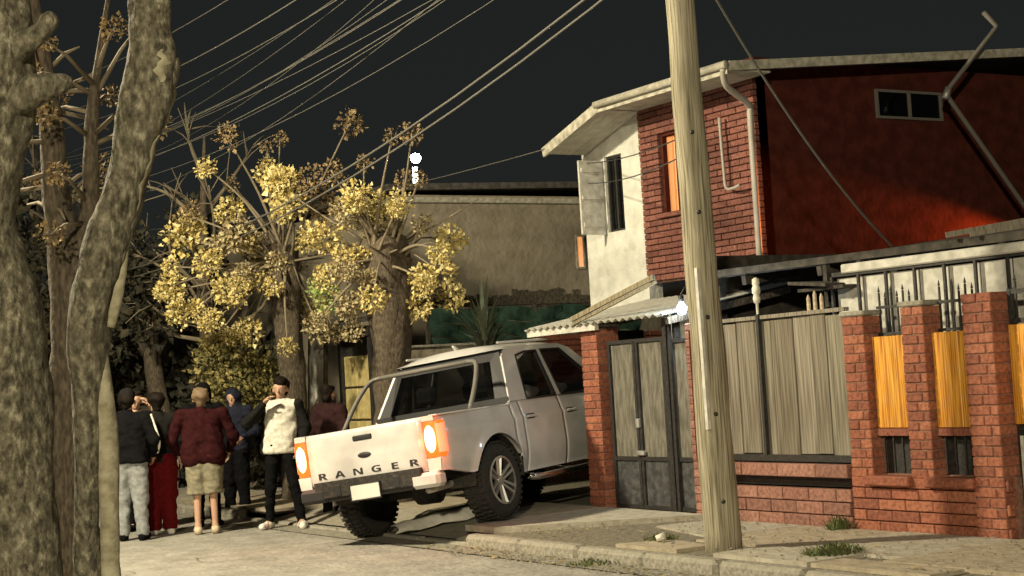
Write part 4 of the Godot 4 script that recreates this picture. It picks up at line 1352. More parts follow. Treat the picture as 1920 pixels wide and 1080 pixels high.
# ---------------------------------------------------------------- the two-storey brick house and its carport
func make_house():
	var X = 11.5
	var Zn = 13.25          # near corner
	var Zs = 15.35          # seam between brick and white render
	var Zf = 16.6           # far corner
	var root = thing("brick_house", "two storey brick and white house with a dark red side wall behind the fence", "house")
	# walls: side wall, front cores with window openings
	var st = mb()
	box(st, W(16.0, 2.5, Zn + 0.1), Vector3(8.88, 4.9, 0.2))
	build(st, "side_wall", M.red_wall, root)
	st = mb()
	# brick storey core around the lit window (14.62..14.98, 3.4..4.37)
	var core = func(z0, z1, y0, y1): box(st, W(X + 0.13, (y0 + y1) / 2, (z0 + z1) / 2), Vector3(0.14, y1 - y0, z1 - z0))
	core.call(Zn, 14.56, 2.62, 4.82); core.call(14.98, Zs, 2.62, 4.82); core.call(14.56, 14.98, 2.62, 3.4); core.call(14.56, 14.98, 4.37, 4.82)
	build(st, "brick_core", M.mortar, root)
	st = mb()
	box(st, W(X + 0.2, 1.36, 13.9), Vector3(0.15, 2.5, 1.1)); box(st, W(13.4, 1.36, 15.5), Vector3(0.15, 2.5, 2.0))
	build(st, "lower_wall", M.dark_wall, root)
	courses(root, W(X + 0.06, 2.64, Zs), W(0, 0, -1), Vector3(-1, 0, 0), Zs - Zn + 0.02, 2.16, M.brick_house, {bl = 0.25, bh = 0.062, joint = 0.011, depth = 0.06, holes = [Rect2(Zs - 14.98, 0.76, 0.42, 0.97)]})
	st = mb()
	cbox(st, W(X + 0.0, 2.61, (Zn + Zs) / 2 - 0.55), Vector3(0.12, 0.05, 1.0), 0.012)
	build(st, "ledge", M.plaster, root)
	# white rendered storey with a sloping top, and its dark window
	st = mb()
	var wall = func(z0, z1, y0, ya, yb): slab(st, [W(X + 0.03, y0, z0), W(X + 0.03, y0, z1), W(X + 0.03, yb, z1), W(X + 0.03, ya, z0)], Vector3(0.2, 0, 0))
	wall.call(Zs + 0.005, 15.76, 2.3, 4.72, 4.64); wall.call(16.12, Zf, 2.3, 4.52, 4.38); wall.call(15.76, 16.12, 2.3, 3.32, 3.32); wall.call(15.76, 16.12, 4.26, 4.64, 4.52)
	build(st, "rendered_wall", M.plaster, root)
	st = mb()
	box(st, W(15.6, 3.4, Zf - 0.09), Vector3(7.7, 2.0, 0.16)); box(st, W(16.4, 1.25, Zf + 0.7), Vector3(6.1, 2.3, 0.16))
	build(st, "far_wall", M.plaster, root)
	# windows
	var w = Node3D.new(); w.name = "window"; root.add_child(w, true)
	st = mb()
	for e in [[14.575, 14.605], [14.935, 14.965]]: box(st, W(X + 0.075, 3.885, (e[0] + e[1]) / 2), Vector3(0.06, 0.95, 0.03))
	for y in [3.42, 4.35]: box(st, W(X + 0.076, y, 14.77), Vector3(0.058, 0.03, 0.33))
	box(st, W(X + 0.077, 3.885, 14.7), Vector3(0.05, 0.9, 0.022))
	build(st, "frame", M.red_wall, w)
	st = mb()
	var rows = []
	for i in 2:
		var row = []
		for k in 33:
			row.append(W(X + 0.12 + 0.012 * sin(k * 0.9) + 0.006 * sin(k * 2.3), 3.43 + i * 0.9, lerpf(14.95, 14.66, k / 32.0)))
		rows.append(row)
	grid(st, rows)
	build(st, "curtain", M.curtain_lit, w)
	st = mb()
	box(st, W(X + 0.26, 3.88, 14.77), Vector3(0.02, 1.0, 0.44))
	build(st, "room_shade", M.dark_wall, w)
	st = mb()
	cbox(st, W(X + 0.02, 3.385, 14.77), Vector3(0.16, 0.035, 0.48), 0.008)
	build(st, "sill", M.brick_house[0], w)
	w = Node3D.new(); w.name = "window"; root.add_child(w, true)
	st = mb()
	for z in [15.775, 15.94, 16.105]: box(st, W(X + 0.09, 3.79, z), Vector3(0.05, 0.92, 0.03))
	for y in [3.335, 4.245]: box(st, W(X + 0.091, y, 15.94), Vector3(0.048, 0.03, 0.3))
	build(st, "frame", M.black_iron, w)
	st = mb()
	box(st, W(X + 0.1, 3.79, 15.94), Vector3(0.008, 0.88, 0.3))
	build(st, "pane", M.window_glass, w)
	# shutter leaf swung out square to the wall
	st = mb()
	cbox(st, W(X - 0.17, 3.76, 16.15), Vector3(0.36, 0.92, 0.03), 0.006)
	for y in [3.42, 3.76, 4.1]: box(st, W(X - 0.17, y, 16.127), Vector3(0.3, 0.05, 0.018))
	build(st, "shutter", M.white_wood, root)
	# roof: level over the brick part, sloping down over the white part
	var ry = func(x): return 4.74 + 0.088 * (x - 10.9)
	st = mb()
	slab(st, [W(10.9, ry.call(10.9), 15.28), W(10.9, ry.call(10.9), 12.88), W(20.5, ry.call(20.5), 12.88), W(20.5, ry.call(20.5), 15.28)], Vector3(0, 0.05, 0))
	slab(st, [W(10.9, 4.37, 16.5), W(10.9, 4.741, 15.285), W(19, 5.4, 15.285), W(19, 5.05, 16.5)], Vector3(0, 0.05, 0))
	build(st, "roof", M.roof, root)
	st = mb()
	box(st, W(10.885, 4.72, 14.08), Vector3(0.03, 0.13, 2.4))
	bar(st, W(10.885, 4.72, 15.285), W(10.885, 4.36, 16.5), 0.03, 0.12)
	build(st, "fascia", M.fascia, root)
	st = mb()
	bar(st, W(10.9, ry.call(10.9) + 0.0, 12.865), W(20.5, ry.call(20.5) + 0.0, 12.865), 0.03, 0.1)
	build(st, "verge_board", M.fascia, root)
	for a in [[12.9, 15.27, 4.7, 4.7], [15.29, 16.46, 4.69, 4.34]]:
		var n = 3
		for k in n:
			st = mb()
			var x0 = 10.905 + k * 0.195; var dy = 0.0 if a[2] == a[3] else 0.0
			slab(st, [W(x0, a[2], a[0]), W(x0 + 0.19, a[2], a[0]), W(x0 + 0.19, a[3], a[1]), W(x0, a[3], a[1])], Vector3(0, 0.018, 0))
			build(st, "soffit_board", M.soffit, root)
	# gutter and downpipes
	st = mb(true)
	tube(st, [W(10.84, 4.75, 12.86), W(10.84, 4.74, 15.27)], 0.045, 8)
	build(st, "gutter", M.fascia, root)
	st = mb(true)
	tube(st, spline([W(10.86, 4.72, 12.93), W(10.95, 4.55, 13.0), W(11.38, 4.4, 13.17), W(11.42, 4.2, 13.2), W(11.42, 2.65, 13.2)], 5), 0.035, 10)
	build(st, "downpipe", M.pipe, root)
	st = mb(true)
	tube(st, spline([W(11.42, 4.35, 13.72), W(11.42, 3.75, 13.7), W(11.42, 3.56, 13.68), W(11.36, 3.53, 13.5), W(11.36, 3.55, 13.38)], 4), 0.018, 8)
	build(st, "conduit", M.pipe, root)
	# small side window
	w = Node3D.new(); w.name = "window"; root.add_child(w, true)
	st = mb()
	for x in [13.37, 13.89, 14.41]: box(st, W(x, 4.5, Zn - 0.01), Vector3(0.035, 0.34, 0.04))
	for y in [4.345, 4.655]: box(st, W(13.89, y, Zn - 0.011), Vector3(1.005, 0.03, 0.038))
	build(st, "frame", M.pipe_dull, w)
	for x in [13.63, 14.15]:
		st = mb()
		box(st, W(x, 4.5, Zn - 0.006), Vector3(0.48, 0.28, 0.006))
		build(st, "pane", M.window_glass, w)
	# bent mast pipe standing in front of the side wall
	var mp = thing("bent_pipe", "thin bent metal pipe zigzagging up past the dark red wall", "pipe")
	st = mb(true)
	tube(st, [W(16.0, 2.6, 12.75), W(15.32, 3.16, 12.8), W(14.04, 4.53, 12.78), W(14.02, 4.58, 12.78), W(14.86, 5.36, 12.72), W(14.88, 5.40, 12.72), W(14.68, 5.54, 12.72)], 0.03, 8)
	build(st, "pipe_run", M.pipe_dull, mp)
	st = mb(true)
	tube(st, [W(14.0, 4.5, 12.78), W(14.06, 4.63, 12.78)], 0.042, 8)
	build(st, "elbow", M.zinc, mp)
	# warm lamp low on the side wall, shining along it
	var lp = thing("wall_lamp", "orange flood lamp fixed low on the dark red side wall", "lamp", W(16.5, 2.98, 13.0))
	st = mb(true)
	lathe(st, Vector3.ZERO, Vector3(-1, 0, 0), [[0.0, -0.12], [0.04, -0.11], [0.08, 0.0], [0.085, 0.015]], 16)
	build(st, "reflector", M.black_iron, lp)
	st = mb(true)
	lathe(st, Vector3.ZERO, Vector3(-1, 0, 0), [[0.078, 0.002], [0.05, 0.016], [0.0, 0.02]], 16)
	build(st, "lens", M.lamp_orange, lp)
	st = mb()
	box(st, Vector3(0.06, 0, -0.14), Vector3(0.03, 0.03, 0.24))
	build(st, "bracket", M.black_iron, lp)
	var sp := SpotLight3D.new()
	sp.name = "lamp_light"; sp.light_color = Color(1.0, 0.47, 0.2); sp.light_energy = 48.0; sp.spot_range = 40; sp.spot_attenuation = 2
	sp.spot_angle = 11.0; sp.light_size = 0.05; sp.shadow_enabled = true
	lp.add_child(sp)
	sp.position = Vector3(-0.06, 0.0, 0.0)
	sp.rotation_degrees = Vector3(2.0, 86.0, 0)

func make_carport():
	# dark sheet roof over the yard between fence and house
	var c = thing("carport", "dark low carport roof between the timber fence and the house", "carport")
	var st = mb()
	slab(st, [W(10.55, 2.5, 13.1), W(10.55, 2.47, 7.0), W(13.9, 2.86, 7.0), W(13.9, 2.86, 13.1)], Vector3(0, 0.03, 0))
	slab(st, [W(13.91, 2.85, 13.1), W(13.91, 2.85, 7.0), W(18.5, 2.83, 7.0), W(18.5, 2.83, 13.1)], Vector3(0, 0.03, 0))
	build(st, "roof_sheet", M.roof, c)
	for z in [12.4, 11.3, 10.2, 9.1, 8.0]:
		st = mb()
		bar(st, W(10.5, 2.44, z), W(13.9, 2.8, z), 0.06, 0.09)
		build(st, "rafter", M.dark_wall, c)
	st = mb()
	bar(st, W(10.52, 2.545, 13.1), W(10.52, 2.515, 7.0), 0.04, 0.07)
	build(st, "edge_beam", M.dark_wall, c)
	for z in [12.9, 10.4, 7.6]:
		st = mb()
		box(st, W(10.6, 1.26, z), Vector3(0.08, 2.32, 0.08))
		build(st, "post", M.dark_wall, c)
	st = mb()
	bar(st, W(10.4, 2.6, 9.6), W(12.0, 2.84, 8.3), 0.05, 0.05); bar(st, W(10.42, 2.58, 9.35), W(11.6, 2.72, 8.4), 0.04, 0.04)
	build(st, "loose_batten", M.grey_wood[1], c)
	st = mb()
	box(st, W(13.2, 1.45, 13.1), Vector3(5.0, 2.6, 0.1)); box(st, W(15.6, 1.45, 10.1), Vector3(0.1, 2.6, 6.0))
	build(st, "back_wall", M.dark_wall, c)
	# white slatted screen under the roof behind the brick fence
	var s = thing("white_screen", "white panel screen with black bars and beam above the brick fence", "screen")
	st = mb()
	cbox(st, W(10.26, 2.41, 9.35), Vector3(0.08, 0.085, 2.75), 0.012)
	build(st, "beam", M.white_wood, s)
	st = mb()
	box(st, W(10.27, 2.365, 9.5), Vector3(0.05, 0.04, 2.74)); box(st, W(10.27, 1.42, 9.5), Vector3(0.05, 0.04, 2.74))
	build(st, "iron_rail", M.black_iron, s)
	for k in 9:
		var z = 10.86 - k * 0.34
		st = mb()
		box(st, W(10.24, 1.88, z), Vector3(0.024, 0.94, 0.024))
		build(st, "iron_bar", M.black_iron, s)
		if k < 8:
			st = mb()
			cbox(st, W(10.30, 1.88, z - 0.17), Vector3(0.015, 0.9, 0.325), 0.004)
			build(st, "panel", M.white_wood, s)
	# clutter on the fence top: two short candles-like stakes and a folded sheet
	for k in 3:
		st = mb(true)
		var z = 10.82 - k * 0.085
		lathe(st, Vector3.ZERO, Vector3.UP, [[0.018, 0.0], [0.018, 0.11 + 0.03 * (k % 2)], [0.008, 0.14 + 0.03 * (k % 2)], [0.0, 0.15 + 0.03 * (k % 2)]], 8)
		var o = put(done(st), "stake", M.c_pale, self, W(9.9, 2.047, z))
		tag(o, ["short pale stake on the timber fence, nearest the pole", "tallest of three short pale stakes on the timber fence", "short pale stake on the timber fence, nearest the brick pier"][k], "stake", "stakes on the fence top")
	st = mb()
	box(st, W(10.3, 2.3, 11.0), Vector3(0.5, 0.03, 0.5), Basis(Vector3(1, 0, 0), 0.1)); box(st, W(10.32, 2.25, 10.9), Vector3(0.4, 0.03, 0.6))
	for z in [10.75, 11.2]: box(st, W(10.5, 2.29, z), Vector3(0.05, 0.4, 0.05))
	tag(build(st, "shelf_board", M.dark_wall), "grey boards stacked under the carport roof beside the white screen", "boards")

	# corrugated porch roof over the gateway
	var p = thing("porch_roof", "pale corrugated porch roof over the steel gate", "porch roof")
	st = mb()
	var rows = []
	for i in 2:
		var row = []
		for k in 81:
			var z = lerpf(12.75, 15.35, k / 80.0)
			row.append(W([9.72, 11.45][i], [2.13, 2.42][i] + 0.018 * sin(k * PI / 2.0) - (z - 14.4) * 0.005, z))
		rows.append(row)
	grid(st, rows)
	grid(st, rows.map(func(r): return r.map(func(q): return q + Vector3(0, 0.004, 0))), true)
	build(st, "corrugated_sheet", M.corrugated, p)
	st = mb()
	bar(st, W(9.78, 2.08, 15.35), W(9.78, 2.09, 14.0), 0.05, 0.07)
	build(st, "edge_beam", M.white_wood, p)
	st = mb()
	bar(st, W(9.7, 2.19, 14.35), W(9.75, 2.53, 12.9), 0.035, 0.05)
	bar(st, W(9.72, 2.14, 14.35), W(9.77, 2.48, 12.9), 0.03, 0.03)
	build(st, "brace", M.timber, p)
	st = mb()
	for z in [12.8, 14.1, 15.3]: bar(st, W(9.8, 2.08, z), W(11.45, 2.36, z), 0.05, 0.07)
	build(st, "rafter", M.brown_bark, p)
	for z in [12.9]:
		st = mb()
		box(st, W(9.99, 1.2, z), Vector3(0.06, 2.0, 0.06))
		build(st, "post", M.black_iron, p)
	# bare bulb under the porch
	var b = thing("porch_lamp", "bright white bulb under the porch roof by the pole", "lamp", W(9.86, 2.2, 12.62))
	st = mb(true)
	lathe(st, Vector3.ZERO, Vector3(0, 1, 0), [[0.0, -0.075], [0.035, -0.065], [0.052, -0.03], [0.048, 0.005], [0.024, 0.045], [0.02, 0.06]], 16)
	build(st, "bulb", M.bulb, b)
	st = mb(true)
	lathe(st, Vector3.ZERO, Vector3(0, 1, 0), [[0.022, 0.055], [0.028, 0.06], [0.028, 0.12], [0.0, 0.125]], 12)
	tube(st, [Vector3(0, 0.12, 0), Vector3(0.05, 0.2, 0), Vector3(0.12, 0.22, 0)], 0.01, 6)
	build(st, "socket", M.black_iron, b)
	omni(b, Vector3(-0.02, -0.005, 0), Color(0.86, 0.94, 1.0), 0.45, 0.05)
	# brick wall closing the driveway
	var dw = thing("yard_wall", "red brick yard wall behind the pickup's roof", "wall")
	st = mb()
	box(st, W(13.5, 1.13, 18.75), Vector3(3.0, 2.05, 0.14))
	build(st, "wall_core", M.mortar, dw)
	courses(dw, W(12.0, 1.2, 18.68), Vector3(1, 0, 0), Vector3(0, 0, 1), 3.0, 0.96, M.brick_red, {bl = 0.25, bh = 0.068, depth = 0.05})
# ---------------------------------------------------------------- neighbours, trees, wires
func make_neighbours():
	# plain rendered house beyond the driveway, its blank side towards us
	var h = thing("rendered_house", "plain beige rendered house with a blank side wall beyond the pickup", "house")
	var st = mb()
	box(st, W(15.2, 3.7, 22.15), Vector3(6.9, 1.7, 0.3)); box(st, W(15.2, 1.4, 22.17), Vector3(6.9, 2.9, 0.26))
	build(st, "side_wall", M.beige, h)
	st = mb()
	box(st, W(11.9, 2.3, 26), Vector3(0.3, 4.5, 7.4))
	build(st, "front_wall", M.beige, h)
	st = mb()
	slab(st, [W(11.5, 4.6, 21.85), W(19, 4.78, 21.85), W(19, 4.78, 30), W(11.5, 4.6, 30)], Vector3(0, 0.1, 0))
	build(st, "roof", M.roof, h)
	st = mb()
	cbox(st, W(15.2, 4.47, 21.98), Vector3(7.0, 0.09, 0.06), 0.01)
	build(st, "eave_board", M.fascia, h)
	# ragged line of torn roofing felt and dirt at the foot of the blank wall
	st = mb()
	for k in 46:
		var x = 12.2 + k * 0.075
		var hh = 0.05 + 0.12 * rng.randf() * rng.randf() + (0.08 if k > 20 and k < 34 else 0.0)
		box(st, W(x, 2.84 + hh / 2, 21.985), Vector3(0.08 + rng.randf() * 0.05, hh, 0.02 + rng.randf() * 0.02), Basis(Vector3.BACK, rng.randf_range(-0.3, 0.3)))
	box(st, W(14.0, 2.81, 21.9), Vector3(4.6, 0.1, 0.22))
	build(st, "roofing_felt", M.stain, h)
	var w = Node3D.new(); w.name = "window"; h.add_child(w, true)
	st = mb()
	box(st, W(15.12, 3.62, 21.99), Vector3(0.1, 0.5, 0.02))
	build(st, "pane", M.slit_lit, w)
	st = mb()
	for x in [15.05, 15.19]: box(st, W(x, 3.62, 21.985), Vector3(0.03, 0.56, 0.04))
	for y in [3.35, 3.89]: box(st, W(15.12, y, 21.985), Vector3(0.11, 0.03, 0.039))
	build(st, "frame", M.fascia, w)
	# lean-to roof and green shade net below it
	var g = thing("shade_net", "dark green shade net hung below the beige wall", "net")
	for k in 3:
		st = mb(true)
		var rows = []
		for i in 5:
			var row = []
			for j in 25:
				var x = lerpf(11.4, 15.2, j / 24.0)
				row.append(W(x, 2.66 - k * 0.22 - i * 0.055 + 0.03 * sin(j * 0.9 + k), 20.6 + 0.05 * sin(j * 1.7 + i * 0.8 + k) - k * 0.05))
			rows.append(row)
		grid(st, rows)
		build(st, "net_strip", M.green_net, g)
	st = mb()
	for x in [11.4, 13.3, 15.2]: box(st, W(x, 1.4, 20.65), Vector3(0.05, 2.6, 0.05))
	box(st, W(13.3, 2.67, 20.66), Vector3(3.85, 0.04, 0.04))
	build(st, "net_frame", M.dark_wall, g)
	# grey block wall along the pavement beyond the driveway
	var bw = thing("block_wall", "low grey rendered wall along the pavement beyond the pickup", "wall")
	st = mb()
	box(st, W(9.98, 0.95, 19.1), Vector3(0.16, 1.7, 0.8)); box(st, W(9.98, 0.8, 26.4), Vector3(0.16, 1.4, 8.6))
	build(st, "wall_body", M.beige, bw)
	var gw = thing("grey_wall", "plain grey rendered yard wall below the green shade net", "wall")
	st = mb()
	box(st, W(11.0, 1.1, 19.3), Vector3(1.9, 1.95, 0.14))
	build(st, "wall_body", M.beige, gw)
	st = mb()
	cbox(st, W(11.0, 2.095, 19.3), Vector3(1.94, 0.04, 0.2), 0.01)
	build(st, "coping", M.kerb, gw)
	# yellow panelled gate with dark frame, and a tall white board leaning beside it
	var yg = thing("yellow_gate", "yellow panelled gate in a dark frame behind the pickup's bed", "gate")
	for r in 4:
		for k in 2:
			st = mb()
			cbox(st, W(9.98, 0.45 + r * 0.455, 19.97 + k * 0.4), Vector3(0.03, 0.43, 0.38), 0.015)
			build(st, "panel", M.yellow, yg)
	st = mb()
	for z in [19.68, 20.62]: box(st, W(9.97, 1.25, z), Vector3(0.08, 2.3, 0.1))
	box(st, W(9.97, 2.36, 20.15), Vector3(0.14, 0.14, 1.05)); box(st, W(10.0, 1.2, 20.17), Vector3(0.012, 2.2, 0.85))
	build(st, "frame", M.black_iron, yg)
	st = mb()
	slab(st, [W(9.5, 2.42, 19.6), W(10.3, 2.55, 19.6), W(10.3, 2.55, 20.8), W(9.5, 2.42, 20.8)], Vector3(0, 0.04, 0))
	build(st, "hood", M.dark_wall, yg)
	var wb = thing("white_board", "tall narrow white board leaning beside the yellow gate", "board", W(9.66, 0.13, 21.0))
	st = mb()
	cbox(st, Vector3(0, 1.14, 0), Vector3(0.04, 2.28, 0.5), 0.008)
	build(st, "board_face", M.white_wood, wb)
	st = mb()
	for z in [-0.26, 0.26]: box(st, Vector3(0.0, 1.14, z), Vector3(0.06, 2.3, 0.03))
	build(st, "board_edge", M.dark_wall, wb)
	wb.rotation.z = -0.035; wb.rotation.x = 0.05
	# row of unlit houses further up the street
	for i in 3:
		var s0 = 30.5 + i * 8.6
		var d = thing("dark_house", ["nearest unlit dark house behind the bare trees", "middle unlit dark house behind the bare trees", "furthest unlit dark house up the street"][i], "house", W(11.6, 0.1, s0), "unlit houses up the street")
		st = mb()
		box(st, Vector3(3.5, 1.45, -3.9), Vector3(7, 2.9, 7.8))
		build(st, "walls", M.dark_wall, d)
		st = mb()
		slab(st, [Vector3(-0.5, 2.85, 0.2), Vector3(3.5, 4.1, 0.2), Vector3(3.5, 4.1, -8.0), Vector3(-0.5, 2.85, -8.0)], Vector3(0, 0.1, 0))
		slab(st, [Vector3(3.51, 4.1, 0.2), Vector3(7.5, 2.85, 0.2), Vector3(7.5, 2.85, -8.0), Vector3(3.51, 4.1, -8.0)], Vector3(0, 0.1, 0))
		build(st, "roof", M.roof, d)
		st = mb()
		cbox(st, Vector3(-0.02, 1.05, -2.2), Vector3(0.06, 2.05, 0.9), 0.01)
		build(st, "door", M.brown_bark, d)
		for z in [-4.4, -6.4]:
			w = Node3D.new(); w.name = "window"; d.add_child(w, true)
			st = mb()
			for y in [0.95, 2.05]: box(st, Vector3(-0.03, y, z), Vector3(0.06, 0.06, 1.2))
			for k in [-0.58, 0, 0.58]: box(st, Vector3(-0.031, 1.5, z + k), Vector3(0.058, 1.04, 0.05))
			build(st, "frame", M.fascia, w)
			st = mb()
			box(st, Vector3(-0.008, 1.5, z), Vector3(0.02, 1.06, 1.12))
			build(st, "pane", M.window_glass, w)

var balls := {}

func ball(kind, v):
	var key = kind + str(v)
	if not balls.has(key):
		var c = {"y": [Color(0.56, 0.45, 0.16), Color(0.62, 0.52, 0.22), Color(0.46, 0.36, 0.11), Color(0.66, 0.58, 0.3)],
			"p": [Color(0.42, 0.35, 0.19), Color(0.3, 0.235, 0.115), Color(0.48, 0.42, 0.25), Color(0.24, 0.18, 0.09)],
			"b": [Color(0.23, 0.165, 0.08), Color(0.3, 0.22, 0.11), Color(0.17, 0.12, 0.06)],
			"g": [Color(0.3, 0.42, 0.12), Color(0.4, 0.46, 0.16), Color(0.42, 0.4, 0.16)],
			"o": [Color(0.15, 0.135, 0.045), Color(0.2, 0.175, 0.06), Color(0.11, 0.1, 0.035), Color(0.28, 0.23, 0.08)],
			"d": [Color(0.03, 0.028, 0.016), Color(0.045, 0.038, 0.02), Color(0.02, 0.02, 0.012)]}[kind]
		balls[key] = leaf_ball(hash(key) % 100000, {"b": 80, "o": 260, "d": 150}.get(kind, 170), {"o": 0.2, "d": 0.3, "b": 0.34}.get(kind, 0.31), c, 0.95, 0.15)
	return balls[key]

# a pollard: short trunk, knobbly head, straight shoots each ending in a cluster of leaves
func pollard(label, base: Vector3, head: Vector3, r, clusters: Array, bark):
	var root = thing("pollard_tree", label, "tree", Vector3.ZERO, "pollard trees on the pavement")
	limb(root, "trunk", [base + Vector3(0, -0.05, 0), base.lerp(head, 0.1), base.lerp(head, 0.5) + Vector3(0.04, 0, 0.03), head + Vector3(0, 0.02, 0), head + Vector3(0, 0.2, 0), head + Vector3(0.02, 0.27, 0)], [r * 1.35, r * 1.08, r, r * 1.22, r * 0.95, r * 0.15], bark, 5, 20, 8, 0.4)
	var i = 0
	for c in clusters:
		var p = W(c[0], c[1], c[2])
		var start = head + Vector3(rng.randf_range(-1, 1), rng.randf_range(-0.8, 0.6), rng.randf_range(-1, 1)) * r * 0.8
		var mid = start.lerp(p, 0.5) + Vector3(rng.randfn() * 0.05, rng.randfn() * 0.05 + 0.05, rng.randfn() * 0.05)
		var st = mb(true)
		tube(st, spline([start, mid, p], 4), [0.028, 0.026, 0.024, 0.021, 0.018, 0.015, 0.013, 0.011, 0.009], 6)
		build(st, "branch", M.twig, root)
		var o = put(ball(c[4], i % 4), "leaf_cluster", M.leaf, root)
		o.transform = Transform3D(Basis.from_euler(Vector3(rng.randf() * TAU, rng.randf() * TAU, rng.randf() * 0.6)).scaled(Vector3.ONE * c[3] * 0.86), p)
		if c[3] > 0.17:      # side clump
			var o2 = put(ball(c[4], (i + 1) % 4), "leaf_cluster", M.leaf, root)
			var d = Vector3(rng.randfn(), rng.randfn(), rng.randfn()).normalized() * c[3] * 0.8
			o2.transform = Transform3D(Basis.from_euler(Vector3(rng.randf() * TAU, rng.randf() * TAU, 0)).scaled(Vector3.ONE * c[3] * 0.6), p + d)
		i += 1
	# shorter shoots that fill the middle and hang in front of the trunk
	for k in 11:
		var a = rng.randf() * TAU
		var out = rng.randf_range(0.35, 0.95)
		var p = head + Vector3(cos(a) * out, rng.randf_range(-1.15, 0.75), sin(a) * out)
		var st = mb(true)
		tube(st, spline([head + Vector3(cos(a), rng.randf_range(-0.5, 0.5), sin(a)) * r, head.lerp(p, 0.55) + Vector3(0, 0.12, 0), p], 3), 0.011, 5)
		build(st, "branch", M.twig, root)
		var o = put(ball(["p", "y", "y"][k % 3], k % 4), "leaf_cluster", M.leaf, root)
		o.transform = Transform3D(Basis.from_euler(Vector3(rng.randf() * TAU, rng.randf() * TAU, 0)).scaled(Vector3.ONE * rng.randf_range(0.12, 0.22)), p)
	# bare twigs
	for k in 16:
		var d = Vector3(rng.randfn(), rng.randf_range(-0.2, 1.4), rng.randfn()).normalized()
		var st = mb(true)
		var l = rng.randf_range(0.6, 1.5)
		tube(st, [head + d * r * 0.5, head + d * l * 0.6 + Vector3(rng.randfn(), 0, rng.randfn()) * 0.03, head + d * l], [0.02, 0.013, 0.006], 5)
		build(st, "branch", M.twig, root)
	return root

